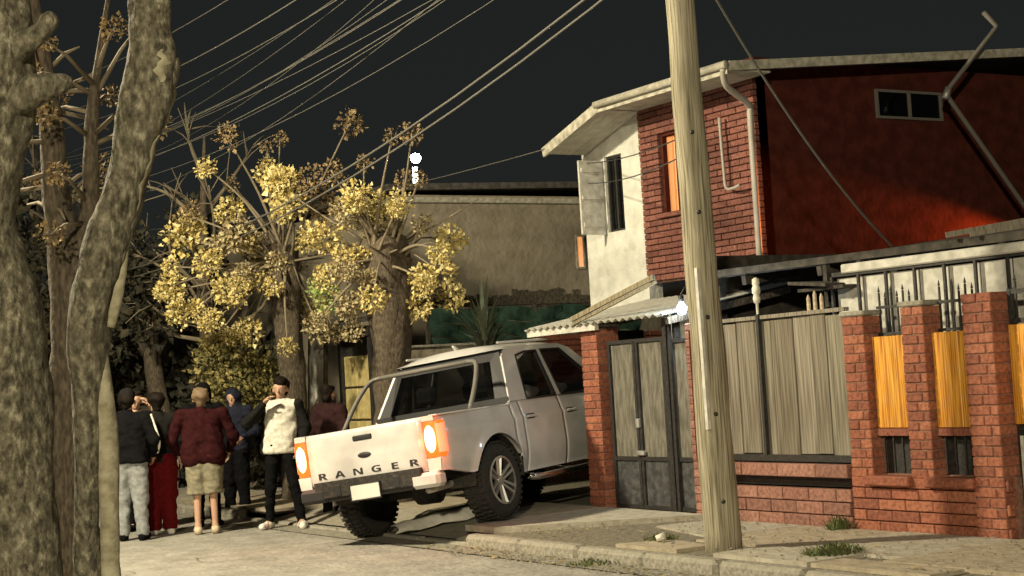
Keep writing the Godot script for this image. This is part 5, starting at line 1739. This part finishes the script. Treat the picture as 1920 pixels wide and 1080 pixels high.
func make_trees():
	var y1 = [[8.73,4.32,19.57,0.34,"y"],[8.72,4.04,19.34,0.24,"y"],[8.65,4.51,19.91,0.21,"y"],[9.44,5.08,18.93,0.24,"b"],[8.00,4.99,19.66,0.21,"b"],[7.97,4.66,20.34,0.17,"y"],[8.56,4.19,20.97,0.24,"y"],[7.90,3.81,21.19,0.34,"y"],[7.93,4.10,21.08,0.19,"b"],[7.41,3.09,20.45,0.23,"y"],[7.68,2.72,20.90,0.22,"y"],[7.72,2.75,20.38,0.18,"y"],[7.79,3.34,20.10,0.20,"y"],[7.84,2.59,20.00,0.18,"y"],[8.09,2.95,20.02,0.26,"y"],[8.96,3.35,20.80,0.28,"y"],[9.18,3.28,20.48,0.21,"p"],[9.20,2.86,20.45,0.22,"y"],[8.95,3.04,20.58,0.14,"y"],[8.16,3.75,19.88,0.28,"p"],[8.04,3.63,20.19,0.18,"p"],[8.65,3.65,20.40,0.20,"p"],[8.66,3.53,20.61,0.17,"b"],[9.11,5.11,20.45,0.14,"b"],[8.97,5.02,20.59,0.12,"b"],[8.93,4.39,19.16,0.21,"b"],[9.40,4.11,19.87,0.29,"b"],[8.42,4.48,20.58,0.14,"b"],[7.59,3.38,20.86,0.15,"y"],[8.21,3.14,19.86,0.18,"p"],[7.44,3.02,20.91,0.12,"y"],[8.64,2.18,19.49,0.15,"y"],[8.31,2.35,21.28,0.21,"y"],[8.52,2.41,21.01,0.19,"y"]]
	var y2 = [[8.45,3.45,17.76,0.24,"y"],[8.61,3.87,17.16,0.24,"y"],[9.30,3.82,17.88,0.25,"y"],[8.72,3.68,17.62,0.20,"p"],[9.19,3.50,17.92,0.20,"p"],[8.65,2.73,18.25,0.23,"g"],[8.65,2.63,17.61,0.21,"p"],[8.51,3.03,17.49,0.18,"p"],[8.80,3.21,17.65,0.18,"y"],[9.36,3.52,16.96,0.16,"p"],[9.33,3.14,16.49,0.17,"y"],[9.27,2.83,16.82,0.22,"y"],[9.64,2.64,17.56,0.18,"p"],[8.79,4.50,16.52,0.13,"b"],[8.99,4.53,16.40,0.17,"b"],[9.34,4.12,17.31,0.15,"b"],[9.23,4.04,16.73,0.13,"b"],[8.86,4.33,17.42,0.14,"b"],[8.57,4.11,17.49,0.16,"b"],[8.38,4.22,17.36,0.16,"b"],[9.02,2.31,18.32,0.17,"p"],[8.13,2.42,17.36,0.15,"p"],[8.78,2.92,17.33,0.15,"p"],[8.97,3.76,16.76,0.18,"y"],[9.23,3.58,17.42,0.17,"p"]]
	pollard("pollard tree with yellow leaf clusters left of the white board", W(9.0, 0.1, 20.3), W(8.95, 3.35, 20.2), 0.17, y1, M.dark_bark)
	pollard("thick brown trunked pollard tree right behind the pickup", W(9.12, 0.1, 17.65), W(9.15, 3.2, 17.55), 0.23, y2, M.brown_bark)
	# olive shrub below the first pollard
	var sh = thing("shrub", "dense olive shrub behind the bystanders under the yellow tree", "shrub", W(8.62, 0.1, 21.2))
	for k in 16:
		var o = put(ball("o", k % 4), "foliage", M.leaf, sh)
		var a = rng.randf() * TAU
		o.transform = Transform3D(Basis.from_euler(Vector3(rng.randf() * 6, rng.randf() * 6, 0)).scaled(Vector3.ONE * rng.randf_range(0.3, 0.42)), Vector3(cos(a) * 0.4 * sqrt(rng.randf()), 1.2 + rng.randf() * 0.85, sin(a) * 0.55))
	limb(sh, "stem", [Vector3(0, -0.03, 0), Vector3(0.05, 0.6, 0), Vector3(0, 1.5, 0.05)], [0.05, 0.04, 0.02], M.dark_bark, 9, 8, 5)
	# spiky green plant by the net
	var pl = thing("spiky_plant", "spiky green plant in front of the green shade net", "plant", W(11.35, 0.12, 18.95))
	limb(pl, "stem", [Vector3(0, -0.03, 0), Vector3(0.03, 0.9, 0.02), Vector3(0, 2.12, 0)], [0.07, 0.055, 0.05], M.brown_bark, 12, 8, 5)
	for k in 80:
		var a = rng.randf() * TAU; var el = rng.randf_range(0.0, 1.45)
		var d = Vector3(cos(a) * cos(el), sin(el), sin(a) * cos(el))
		var l = rng.randf_range(0.45, 0.95)
		var side = d.cross(Vector3.UP).normalized() * 0.022
		var st = mb()
		var b = Vector3(0, 1.75 + 0.12 * (k % 4), 0)
		var m = b + d * l * 0.55; var t = b + d * l + Vector3(0, -0.1 * l, 0)
		quad(st, b - side * 0.6, b + side * 0.6, m + side, m - side); tri(st, m - side, m + side, t)
		build(st, "frond", M.frond, pl)
	# dark leafless trees up the street
	for e in [[8.9, 25.3, 3.9, 0.16, "dark bare tree behind the man in the black jacket"], [8.35, 26.6, 4.2, 0.17, "dark bare tree at the left behind the plane trunks"], [9.1, 33.0, 4.6, 0.2, "dark tree furthest up the street"]]:
		var t = thing("dark_tree", e[4], "tree", W(e[0], 0.1, e[1]), "dark trees up the street")
		limb(t, "trunk", [Vector3(0, -0.05, 0), Vector3(0.05, 1.0, 0.03), Vector3(-0.1, 2.2, 0.05), Vector3(-0.02, e[2], 0.0)], [e[3] * 1.3, e[3], e[3] * 0.85, e[3] * 0.4], M.dark_bark, 33, 12, 6, 0.3)
		for k in 12:
			var a = rng.randf() * TAU; var y0 = rng.randf_range(1.7, e[2] - 0.3)
			var d = Vector3(cos(a), rng.randf_range(0.5, 1.4), sin(a)).normalized() * rng.randf_range(0.9, 1.9)
			var st = mb(true)
			var s0 = Vector3(-0.06, y0, 0.03)
			tube(st, spline([s0, s0 + d * 0.5 + Vector3(0, 0.1, 0), s0 + d], 4), [0.05, 0.045, 0.04, 0.034, 0.028, 0.024, 0.02, 0.014, 0.01], 6)
			build(st, "branch", M.dark_bark, t)
			var o = put(ball("d", k % 4), "leaf_cluster", M.leaf, t)
			o.transform = Transform3D(Basis.from_euler(Vector3(rng.randf() * 6, rng.randf() * 6, 0)).scaled(Vector3.ONE * rng.randf_range(0.35, 0.6)), s0 + d)
	# dark hedge
	for i in 5:
		var hd = thing("hedge_bush", ["dark hedge bush nearest the shrub", "second dark hedge bush up the street", "third dark hedge bush up the street", "fourth dark hedge bush up the street", "furthest dark hedge bush up the street"][i], "bush", W(9.6, 0.1, 23.4 + i * 1.75), "dark hedge bushes")
		for k in 10:
			var o = put(ball("d", k % 4), "foliage", M.leaf, hd)
			o.transform = Transform3D(Basis.from_euler(Vector3(rng.randf() * 6, rng.randf() * 6, 0)).scaled(Vector3.ONE * rng.randf_range(0.5, 0.75)), Vector3(rng.randf_range(-0.3, 0.3), 0.4 + rng.randf() * 1.5, rng.randf_range(-0.8, 0.8)))

# a thin flake of peeling bark that follows a stem: t0..t1 along it, ang from the side that faces the street's near end
func flake(parent, ctrl: Array, radii: Array, seed_, amount, t0, t1, ang, width):
	var path = spline(ctrl, 12); var rr = spline(radii, 12); var wob = bark_wobble(seed_, amount)
	var st = mb(true)
	var rows = []
	for i in 10:
		var u = i / 9.0
		var q = lerpf(t0, t1, u) * (path.size() - 1)
		var c = path[int(q)].lerp(path[mini(int(q) + 1, path.size() - 1)], q - int(q)); var r = lerpf(rr[int(q)], rr[mini(int(q) + 1, path.size() - 1)], q - int(q))
		var row = []
		var wd = width * pow(sin(PI * clampf(u, 0.03, 0.97)), 0.6) * (1.0 + 0.35 * sin(i * 2.7 + ang * 9.0))
		for k in 6:
			var t = ang + wd * (k / 2.5 - 1.0) + 0.12 * sin(i * 1.3 + seed_)
			var n = Vector3(sin(t), 0, cos(t))
			var rad = r * (1.0 + wob.call(c + n * r, 0.0)) + (0.004 if k in [0, 5] else 0.009)
			row.append(c + n * rad)
		rows.append(row)
	grid(st, rows)
	build(st, "bark_flake", M.pale_bark, parent)

func make_plane_trees():
	# the near plane tree at the left edge
	var a = thing("plane_tree", "thick flaking plane tree trunk at the left edge of the picture", "tree", Vector3.ZERO, "plane trees on the near verge")
	var ac = [W(2.1, 0.05, 8.0), W(2.085, 0.79, 7.96), W(2.065, 1.39, 7.93), W(2.05, 1.77, 7.92), W(2.01, 2.14, 7.93), W(1.99, 2.35, 7.94), W(1.98, 2.61, 7.93), W(2.03, 3.07, 7.86), W(2.03, 3.4, 7.85), W(2.02, 4.3, 7.8)]
	var ar = [0.22, 0.172, 0.165, 0.165, 0.17, 0.14, 0.125, 0.155, 0.15, 0.12]
	limb(a, "trunk", ac, ar, M.plane_bark, 41, 30, 10, 0.3)
	limb(a, "limb", [W(2.0, 3.02, 7.82), W(2.1, 3.11, 7.72), W(2.19, 3.14, 7.64), W(2.27, 3.16, 7.58), W(2.3, 3.17, 7.56)], [0.1, 0.085, 0.06, 0.045, 0.012], M.plane_bark, 43, 16, 6, 0.5)
	limb(a, "limb", [W(2.04, 3.3, 7.8), W(2.14, 3.38, 7.66), W(2.19, 3.42, 7.6), W(2.21, 3.47, 7.59), W(2.215, 3.5, 7.585)], [0.08, 0.055, 0.045, 0.045, 0.012], M.plane_bark, 44, 14, 5, 0.5)
	# the second plane tree, two stems joining into one slanting limb
	var b = thing("plane_tree", "flaking plane tree with a long slanting stem beside the first trunk", "tree", Vector3.ZERO, "plane trees on the near verge")
	var bc = [W(2.38, 0.05, 8.0), W(2.385, 0.75, 7.95), W(2.4, 1.35, 7.9), W(2.405, 1.75, 7.87), W(2.415, 2.02, 7.82), W(2.46, 2.28, 7.76), W(2.54, 2.54, 7.69), W(2.61, 2.79, 7.63), W(2.665, 3.05, 7.58), W(2.7, 3.29, 7.54), W(2.695, 3.45, 7.53), W(2.7, 3.7, 7.52), W(2.72, 4.5, 7.45)]
	var br = [0.1, 0.066, 0.062, 0.088, 0.112, 0.11, 0.107, 0.105, 0.118, 0.122, 0.108, 0.106, 0.09]
	limb(b, "trunk", bc, br, M.plane_bark, 51, 26, 10, 0.36)
	limb(b, "trunk", [W(2.5, 0.05, 7.93), W(2.485, 0.75, 7.9), W(2.49, 1.4, 7.85), W(2.47, 1.75, 7.83), W(2.44, 2.0, 7.82), W(2.44, 2.2, 7.8)], [0.08, 0.052, 0.05, 0.045, 0.04, 0.02], M.pale_bark, 52, 16, 9, 0.4)
	limb(b, "limb", [W(2.68, 3.08, 7.55), W(2.75, 3.14, 7.5), W(2.79, 3.24, 7.48), W(2.77, 3.3, 7.5), W(2.74, 3.34, 7.52)], [0.05, 0.036, 0.03, 0.028, 0.01], M.plane_bark, 54, 12, 5, 0.5)
	limb(b, "limb", [W(2.5, 1.98, 7.76), W(2.53, 2.15, 7.72), W(2.56, 2.35, 7.7), W(2.58, 2.5, 7.68)], [0.02, 0.032, 0.03, 0.01], M.pale_bark, 55, 10, 5, 0.4)
	for e in [[0.5, 0.62, 0.75, 0.24], [0.4, 0.49, 0.9, 0.2], [0.63, 0.72, 0.95, 0.2], [0.7, 0.76, 0.1, 0.22]]:
		flake(b, bc, br, 51, 0.36, e[0], e[1], e[2], e[3])
	# a darker stem behind them
	var c = thing("dark_stem_tree", "dark brown forked tree stems between the two plane trees", "tree")
	limb(c, "trunk", [W(3.1, 0.05, 11.0), W(3.14, 1.2, 10.85), W(3.18, 2.2, 10.73), W(3.14, 2.9, 10.72)], [0.17, 0.14, 0.13, 0.1], M.dark_bark, 61, 16, 8, 0.3)
	limb(c, "limb", [W(3.15, 2.75, 10.72), W(3.11, 3.2, 10.71), W(3.09, 3.6, 10.68), W(3.02, 4.2, 10.7), W(2.95, 5.2, 10.7)], [0.1, 0.085, 0.075, 0.055, 0.02], M.dark_bark, 62, 14, 7, 0.35)
	limb(c, "limb", [W(3.19, 2.4, 10.7), W(3.3, 2.85, 10.62), W(3.33, 3.3, 10.58), W(3.36, 3.7, 10.55), W(3.5, 4.5, 10.5)], [0.09, 0.07, 0.055, 0.035, 0.012], M.dark_bark, 63, 14, 7, 0.35)
	for k in 34:
		var st = mb(true)
		var s0 = W(3.1, 2.8, 10.7).lerp(W(3.06, 3.9, 10.69), rng.randf()) if k % 2 else W(3.28, 2.8, 10.63).lerp(W(3.38, 3.9, 10.54), rng.randf())
		var d = Vector3(rng.randfn() * 0.5, rng.randf_range(-0.3, 0.6), rng.randfn() * 0.5).normalized() * rng.randf_range(0.2, 0.65)
		tube(st, [s0, s0 + d * 0.6 + Vector3(0, 0.03, 0), s0 + d], [0.02, 0.013, 0.006], 5)
		build(st, "twig", M.twig, c)
		if k % 2 == 0:
			var o = put(ball("b", k % 4), "leaf_cluster", M.leaf, c)
			o.transform = Transform3D(Basis.from_euler(Vector3(k, k * 2, 0)).scaled(Vector3.ONE * rng.randf_range(0.06, 0.1)), s0 + d)

func make_tangle():
	for e in [[8.6, 31.0, 6.6, "tall leafless tree with tangled branches behind the plane trunks"], [7.9, 35.0, 7.4, "leafless tree with tangled branches furthest left"], [9.3, 24.0, 5.6, "leafless tree with thin twigs behind the yellow pollard"]]:
		var t = thing("bare_tree", e[3], "tree", W(e[0], 0.1, e[1]), "leafless trees up the street")
		limb(t, "trunk", [Vector3(0, -0.05, 0), Vector3(0.08, 1.5, 0.05), Vector3(-0.05, 3.0, 0.0), Vector3(0.05, e[2], 0.1)], [0.2, 0.15, 0.11, 0.02], M.brown_bark, 71, 12, 6, 0.3)
		for k in 15:
			var a = rng.randf() * TAU; var y0 = rng.randf_range(1.9, e[2] - 0.5)
			var d = Vector3(cos(a), rng.randf_range(0.3, 1.3), sin(a)).normalized() * rng.randf_range(1.0, 2.2)
			var s0 = Vector3(0, y0, 0)
			var m = s0 + d * 0.5 + Vector3(rng.randfn(), rng.randfn(), rng.randfn()) * 0.14
			var st = mb(true)
			tube(st, spline([s0, m, s0 + d], 5), [0.045, 0.042, 0.038, 0.034, 0.03, 0.027, 0.023, 0.019, 0.015, 0.011, 0.007], 6)
			for q in 7:
				var f = rng.randf_range(0.3, 1.0)
				var b0 = s0.lerp(m, f * 2.0) if f < 0.5 else m.lerp(s0 + d, f * 2.0 - 1.0)
				var dd = (d.normalized() + Vector3(rng.randfn(), rng.randfn(), rng.randfn()) * 0.7).normalized() * rng.randf_range(0.25, 0.7)
				tube(st, [b0, b0 + dd * 0.5 + Vector3(0, 0.04, 0), b0 + dd], [0.012, 0.009, 0.005], 5)
			build(st, "branch", M.twig, t)

func make_pole_and_wires():
	var p = thing("utility_pole", "tall weathered timber utility pole standing on the pavement", "pole", W(8.24, 0.1, 10.2))
	var st = mb(true)
	var rad = []; var pts = []
	for i in 40:
		var t = i / 39.0
		pts.append(Vector3(-0.105 * t * 1.3 + 0.006 * sin(i * 0.9), 7.4 * t - 0.03, 0.0))
		rad.append(lerpf(0.152, 0.095, t))
	tube(st, pts, rad, 18, true, bark_wobble(77, 0.07))
	build(st, "shaft", M.pole, p)
	st = mb()      # long sheared splinter face on the left side and bolts
	bar(st, Vector3(-0.145, 1.0, 0.085), Vector3(-0.152, 2.3, 0.08), 0.035, 0.03)
	build(st, "splice", M.white_wood, p)
	for y in [0.42, 1.12, 1.9, 2.75, 3.4]:
		st = mb(true)
		var q = Vector3(-0.0184 * y, y, 0) + Vector3(-0.07, 0, 0.128 - y * 0.006)
		lathe(st, q, Vector3(-0.5, 0, 0.85), [[0.018, -0.03], [0.018, 0.012], [0.0, 0.016]], 8)
		build(st, "bolt", M.black_iron, p)
	st = mb(true)
	for y in [4.9, 5.3]: tube(st, [Vector3(-0.09, y, -0.4), Vector3(-0.09, y, 0.4)], 0.03, 8)
	build(st, "crossarm", M.zinc, p)
	var top = Vector3(-0.1, 0, 0) + W(8.24, 0.1, 10.2)
	var wires = [
		# the heavy pair along the street
		["twin cable running from the pole away over the yellow tree, upper strand", W(8.17, 5.22, 10.25), W(8.35, 5.6, 40), 1.75, 0.012, M.wire],
		["twin cable running from the pole away over the yellow tree, lower strand", W(8.17, 5.1, 10.25), W(8.3, 5.5, 40), 1.78, 0.011, M.wire],
		["service cable dropping from the pole to the carport roof", W(8.14, 5.1, 10.1), W(11.45, 2.6, 11.2), 0.22, 0.012, M.wire],
		["topmost pale wire crossing the dark sky at the left", W(7.8, 7.35, 31), W(8.12, 7.3, 10.2), 0.6, 0.007, M.wire],
		["second pale wire crossing the dark sky at the left", W(7.8, 7.0, 31), W(8.12, 6.9, 10.2), 0.75, 0.008, M.wire],
		["third pale wire crossing the dark sky at the left", W(7.8, 6.7, 31), W(8.13, 6.55, 10.2), 0.7, 0.006, M.wire],
		["lowest pale wire crossing the dark sky at the left", W(7.75, 6.25, 31), W(8.13, 6.2, 10.2), 0.8, 0.006, M.wire],
		["faint wire at the left, crossing the bare branches", W(6.9, 5.7, 32), W(8.14, 5.95, 10.2), 0.9, 0.005, M.wire],
		["slack wire from behind the yellow tree to the house eave", W(7.75, 4.9, 31), W(10.88, 4.4, 16.4), 0.35, 0.006, M.wire],
		["upper dark wire across the white house front", W(8.15, 3.5, 10.2), W(11.5, 4.25, 16.55), 0.06, 0.006, M.wire_dark],
		["lower dark wire across the white house front", W(8.15, 3.35, 10.2), W(11.5, 4.0, 16.55), 0.08, 0.006, M.wire_dark]]
	for w in wires:
		st = mb(true)
		tube(st, catenary(w[1], w[2], w[3]), w[4], 6)
		var o = build(st, "overhead_wire", w[5])
		tag(o, w[0], "wire", "overhead wires")
	for k in 9:
		st = mb(true)
		tube(st, catenary(W(7.2 + 0.16 * k, 5.3 + rng.randf_range(0, 2.0), 33), W(8.1, 5.6 + 0.18 * k, 10.2), rng.randf_range(0.5, 1.5)), 0.004, 5)
		var o = build(st, "overhead_wire", M.wire)
		tag(o, ["lowest", "second lowest", "third lowest", "fourth lowest", "middle", "fourth highest", "third highest", "second highest", "highest"][k] + " faint thin wire where the tangle reaches the pole", "wire", "overhead wires")

func make_debris():
	# broken white bumper skin on the ground behind the right wheel
	var d = thing("broken_bumper", "broken white bumper piece lying on the ground under the pickup", "bumper", W(8.14, 0.09, 14.8))
	d.rotation_degrees.y = -32
	var st = mb(true)
	var rows = []
	for i in 9:
		var t = i / 8.0
		var row = []
		for k in 9:
			var q = k / 8.0
			var y = -0.03 + 0.13 * sin(q * PI) * (0.6 + 0.4 * t) + 0.13 * t + 0.012 * sin(i * 1.9)
			row.append(Vector3(-0.42 + 0.98 * t + 0.04 * sin(k * 1.1), y, 0.14 - 0.34 * q - 0.28 * t + 0.03 * sin(i * 1.3 + k)))
		rows.append(row)
	grid(st, rows)
	grid(st, rows.map(func(r): return r.map(func(p): return p - Vector3(0, 0.006, 0))), true)
	build(st, "bumper_skin", M.white_plastic, d)
	st = mb()
	box(st, Vector3(0.25, 0.16, -0.32), Vector3(0.5, 0.03, 0.06), Basis(Vector3.FORWARD, -0.2))
	build(st, "clip_rail", M.trim, d)
	# cracks wandering over the carriageway
	for k in 6:
		st = mb()
		var p = W(rng.randf_range(3.4, 7.0), 0.004, rng.randf_range(11.0, 19.0)); var a = rng.randf() * TAU
		for q in 26:
			a += rng.randfn() * 0.35
			var p2 = p + Vector3(cos(a), 0, sin(a)) * 0.09
			var w2 = Vector3(-sin(a), 0, cos(a)) * rng.randf_range(0.002, 0.005)
			quad(st, p - w2, p + w2, p2 + w2, p2 - w2)
			p = p2
		var o = build(st, "crack", M.soil, get_node("road"))
		o.set_meta("kind", "stuff")
	# grit washed into the gutter and over the slabs
	st = mb()
	for i in 900:
		var x = rng.randf_range(7.3, 7.74) if rng.randf() < 0.55 else rng.randf_range(7.95, 9.75)
		var l = rng.randf_range(0.005, 0.016)
		box(st, W(x, (0.012 if x < 7.75 else 0.142) + l * 0.3, rng.randf_range(7.3, 13.3)), Vector3(l, l * 0.7, l * 1.2), Basis(Vector3.UP, rng.randf() * 6.0))
	tag(build(st, "grit", M.kerb), "loose grit along the gutter and the pavement", "gravel", "", "stuff")
	# litter of dry leaves along the kerb
	st = mb()
	for i in 420:
		var x = rng.randf_range(7.35, 7.72) if rng.randf() < 0.6 else rng.randf_range(8.0, 9.7)
		var z = rng.randf_range(7.5, 14.0)
		var y = 0.016 if x < 7.75 else 0.15
		var a = rng.randf() * TAU; var l = rng.randf_range(0.012, 0.035)
		var u = Vector3(cos(a), 0.2, sin(a)) * l; var v = Vector3(-sin(a), 0.1, cos(a)) * l * 0.6
		var p = W(x, y, z)
		st.set_color([Color(0.3, 0.22, 0.09), Color(0.2, 0.15, 0.07), Color(0.4, 0.32, 0.16)][i % 3])
		quad(st, p - u, p + v, p + u, p - v)
	tag(build(st, "leaf_litter", M.leaf), "dry leaves scattered along the kerb and pavement", "leaves", "", "stuff")
	var cup = thing("white_cup", "small crumpled white cup on the pavement left of the pole", "cup", W(8.2, 0.135, 11.05))
	st = mb(true)
	lathe(st, Vector3.ZERO, Vector3(0.8, 0.25, 0.5), [[0.0, 0.0], [0.028, 0.0], [0.036, 0.08], [0.034, 0.08], [0.026, 0.006]], 12)
	build(st, "cup_side", M.white_plastic, cup, Vector3(0, 0.03, 0))

func make_people():
	# yaw: about -20 looks at the camera, 160 away from it, 58 towards the right of the picture
	person("person in a black jacket with white sleeve stripe, pale grey trousers and cap, back turned", W(5.95, 0, 18.0), 150, 1.72, {top = M.c_black, bottom = M.c_grey, shoes = M.c_black, cap = M.c_charcoal, hair = M.hair_dark, stripe = M.c_white, stripe_sides = [1], fat = 1.12, leg_wide = 1.15, skin = M.skin_tan,
		left = [Vector3(0.29, 1.13, 0.02), Vector3(0.2, 1.0, 0.24)], right = [Vector3(-0.3, 1.13, -0.02), Vector3(-0.24, 0.95, 0.18)], feet = [Vector3(0.11, 0.085, 0.0), Vector3(-0.12, 0.085, -0.06)]})
	person("person in a dark jacket and red tracksuit trousers with white stripe", W(6.42, 0, 18.35), 165, 1.68, {top = M.c_charcoal, bottom = M.c_red, shoes = M.sole_white, hair = M.hair_dark, stripe = M.c_white, stripe_sides = [0], leg_stripe = M.c_white, fat = 1.05, leg_wide = 1.4, hem = 0.86})
	person("person in a burgundy hooded top and khaki shorts with bare legs, back turned", W(6.78, 0, 17.85), 158, 1.7, {top = M.c_burgundy, bottom = M.c_khaki, shoes = M.c_pale, hair = M.hair_fair, fat = 1.35, leg_end = 0.47, leg_wide = 1.45, hem = 0.8, skin = M.skin,
		left = [Vector3(0.36, 1.12, 0.02), Vector3(0.3, 0.95, 0.2)], right = [Vector3(-0.36, 1.12, 0.02), Vector3(-0.3, 0.95, 0.2)]})
	person("person in dark clothes half hidden behind the burgundy top", W(7.2, 0, 18.9), -10, 1.76, {top = M.c_black, bottom = M.c_black, shoes = M.c_black, hood = true})
	person("person with a raised hand behind the man in the black jacket", W(6.45, 0, 19.2), -30, 1.72, {top = M.c_brown, bottom = M.c_black, shoes = M.c_black, hair = M.hair_dark,
		left = [Vector3(0.36, 1.28, 0.12), Vector3(0.22, 1.52, 0.2)], sleeve = 0.3})
	person("person in a navy hooded jacket, black trousers and white shoes facing the street", W(8.06, 0, 20.05), -35, 1.68, {top = M.c_navy, bottom = M.c_black, shoes = M.sole_white, hood = true, fat = 1.1, leg_wide = 1.2,
		left = [Vector3(0.3, 1.12, 0.04), Vector3(0.16, 1.04, 0.26)], right = [Vector3(-0.26, 1.12, -0.02), Vector3(-0.22, 0.98, 0.18)]})
	person("man in a white shirt and open dark jacket holding a hand to his mouth", W(7.58, 0, 17.45), -42, 1.76, {top = M.c_white, jacket = M.c_charcoal, bottom = M.c_black, shoes = M.sole_white, hair = M.hair_dark, hem = 0.86, lean = Vector3(0.03, 0, -0.02), skin = M.skin, leg_wide = 0.85,
		right = [Vector3(-0.33, 1.22, 0.16), Vector3(-0.1, 1.44, 0.2)], left = [Vector3(0.3, 1.14, -0.06), Vector3(0.26, 0.92, 0.06)], feet = [Vector3(0.24, 0.085, 0.06), Vector3(-0.19, 0.085, -0.05)]})
	person("person in a maroon top standing behind the pickup's bed", W(8.42, 0.03, 17.85), 120, 1.62, {top = M.c_maroon, bottom = M.c_black, shoes = M.c_black, hair = M.hair_dark, skin = M.skin_tan})
	person("person in black with white shoes seen between the plane tree trunks", W(5.5, 0, 19.3), 40, 1.7, {top = M.c_black, bottom = M.c_black, shoes = M.sole_white, hair = M.hair_dark, leg_stripe = M.c_white})

# ---------------------------------------------------------------- the scene
func _ready():
	rng.seed = 20240611
	# camera: eye height on the far pavement, a long lens, tilted a few degrees by the hand that holds it
	var cam := Camera3D.new()
	cam.name = "camera"
	cam.position = Vector3(0, 1.62, 0)
	cam.rotation_degrees = Vector3(3.143, -32.0, -3.4)
	cam.fov = 20.41
	cam.near = 0.1; cam.far = 400
	add_child(cam)
	cam.make_current()
	# night sky over a lit town
	var env := Environment.new()
	var sky := Sky.new()
	var sm := ProceduralSkyMaterial.new()
	sm.sky_top_color = Color(0.102, 0.114, 0.111)
	sm.sky_horizon_color = Color(0.124, 0.135, 0.128)
	sm.ground_bottom_color = Color(0.09, 0.09, 0.08); sm.ground_horizon_color = Color(0.15, 0.163, 0.16)
	sm.sky_curve = 0.2; sm.sun_angle_max = 0.0
	sky.sky_material = sm
	env.background_mode = Environment.BG_SKY
	env.sky = sky
	env.tonemap_mode = Environment.TONE_MAPPER_LINEAR
	env.tonemap_exposure = 1.12
	env.sdfgi_enabled = true; env.ssao_enabled = true; env.ssil_enabled = true
	var we := WorldEnvironment.new()
	we.name = "world_environment"
	we.environment = env
	add_child(we)
	make_materials()
	# street lamps: one over the street left of the picture, one behind the camera, one far off in view
	street_lamp("tall grey street lamp on the near verge, left of the picture", W(0.2, 0.1, 14.9), W(1.1, 0, 0), 7.0, Color(1.0, 0.94, 0.8), 150.0, M.lamp_white)
	street_lamp("tall grey street lamp well behind the viewer", W(-6.8, 0.1, -6.2), W(0.8, 0, 0.2), 6.8, Color(1.0, 0.94, 0.8), 250.0, M.lamp_white)
	globe_lamp("distant white globe lamp on a post shining above the beige house", W(16.28, 0.0, 29.65), 6.36)
	print("lights")
	make_ground()
	make_house()
	make_carport()
	make_neighbours()
	make_brick_fence()
	make_panel_fence()
	make_gate_pillars()
	make_gates()
	print("structure")
	make_trees()
	make_plane_trees()
	make_tangle()
	make_pole_and_wires()
	print("trees")
	make_truck()
	print("truck")
	make_people()
	print("people")
	make_debris()
	var gc = [Color(0.05, 0.08, 0.02), Color(0.09, 0.11, 0.035), Color(0.13, 0.13, 0.05)]
	tuft("green grass tuft on the pavement right of the pole", W(8.45, 0.12, 9.15), 0.26, 420, 0.1, gc)
	tuft("small grass tuft on the pavement left of the pole", W(8.35, 0.11, 11.2), 0.16, 200, 0.09, gc)
	tuft("thin weeds growing along the kerb", W(7.72, 0.01, 11.2), 0.3, 140, 0.05, gc)
	tuft("weeds at the foot of the brick pier at the fence corner", W(9.72, 0.12, 10.42), 0.14, 120, 0.14, gc)
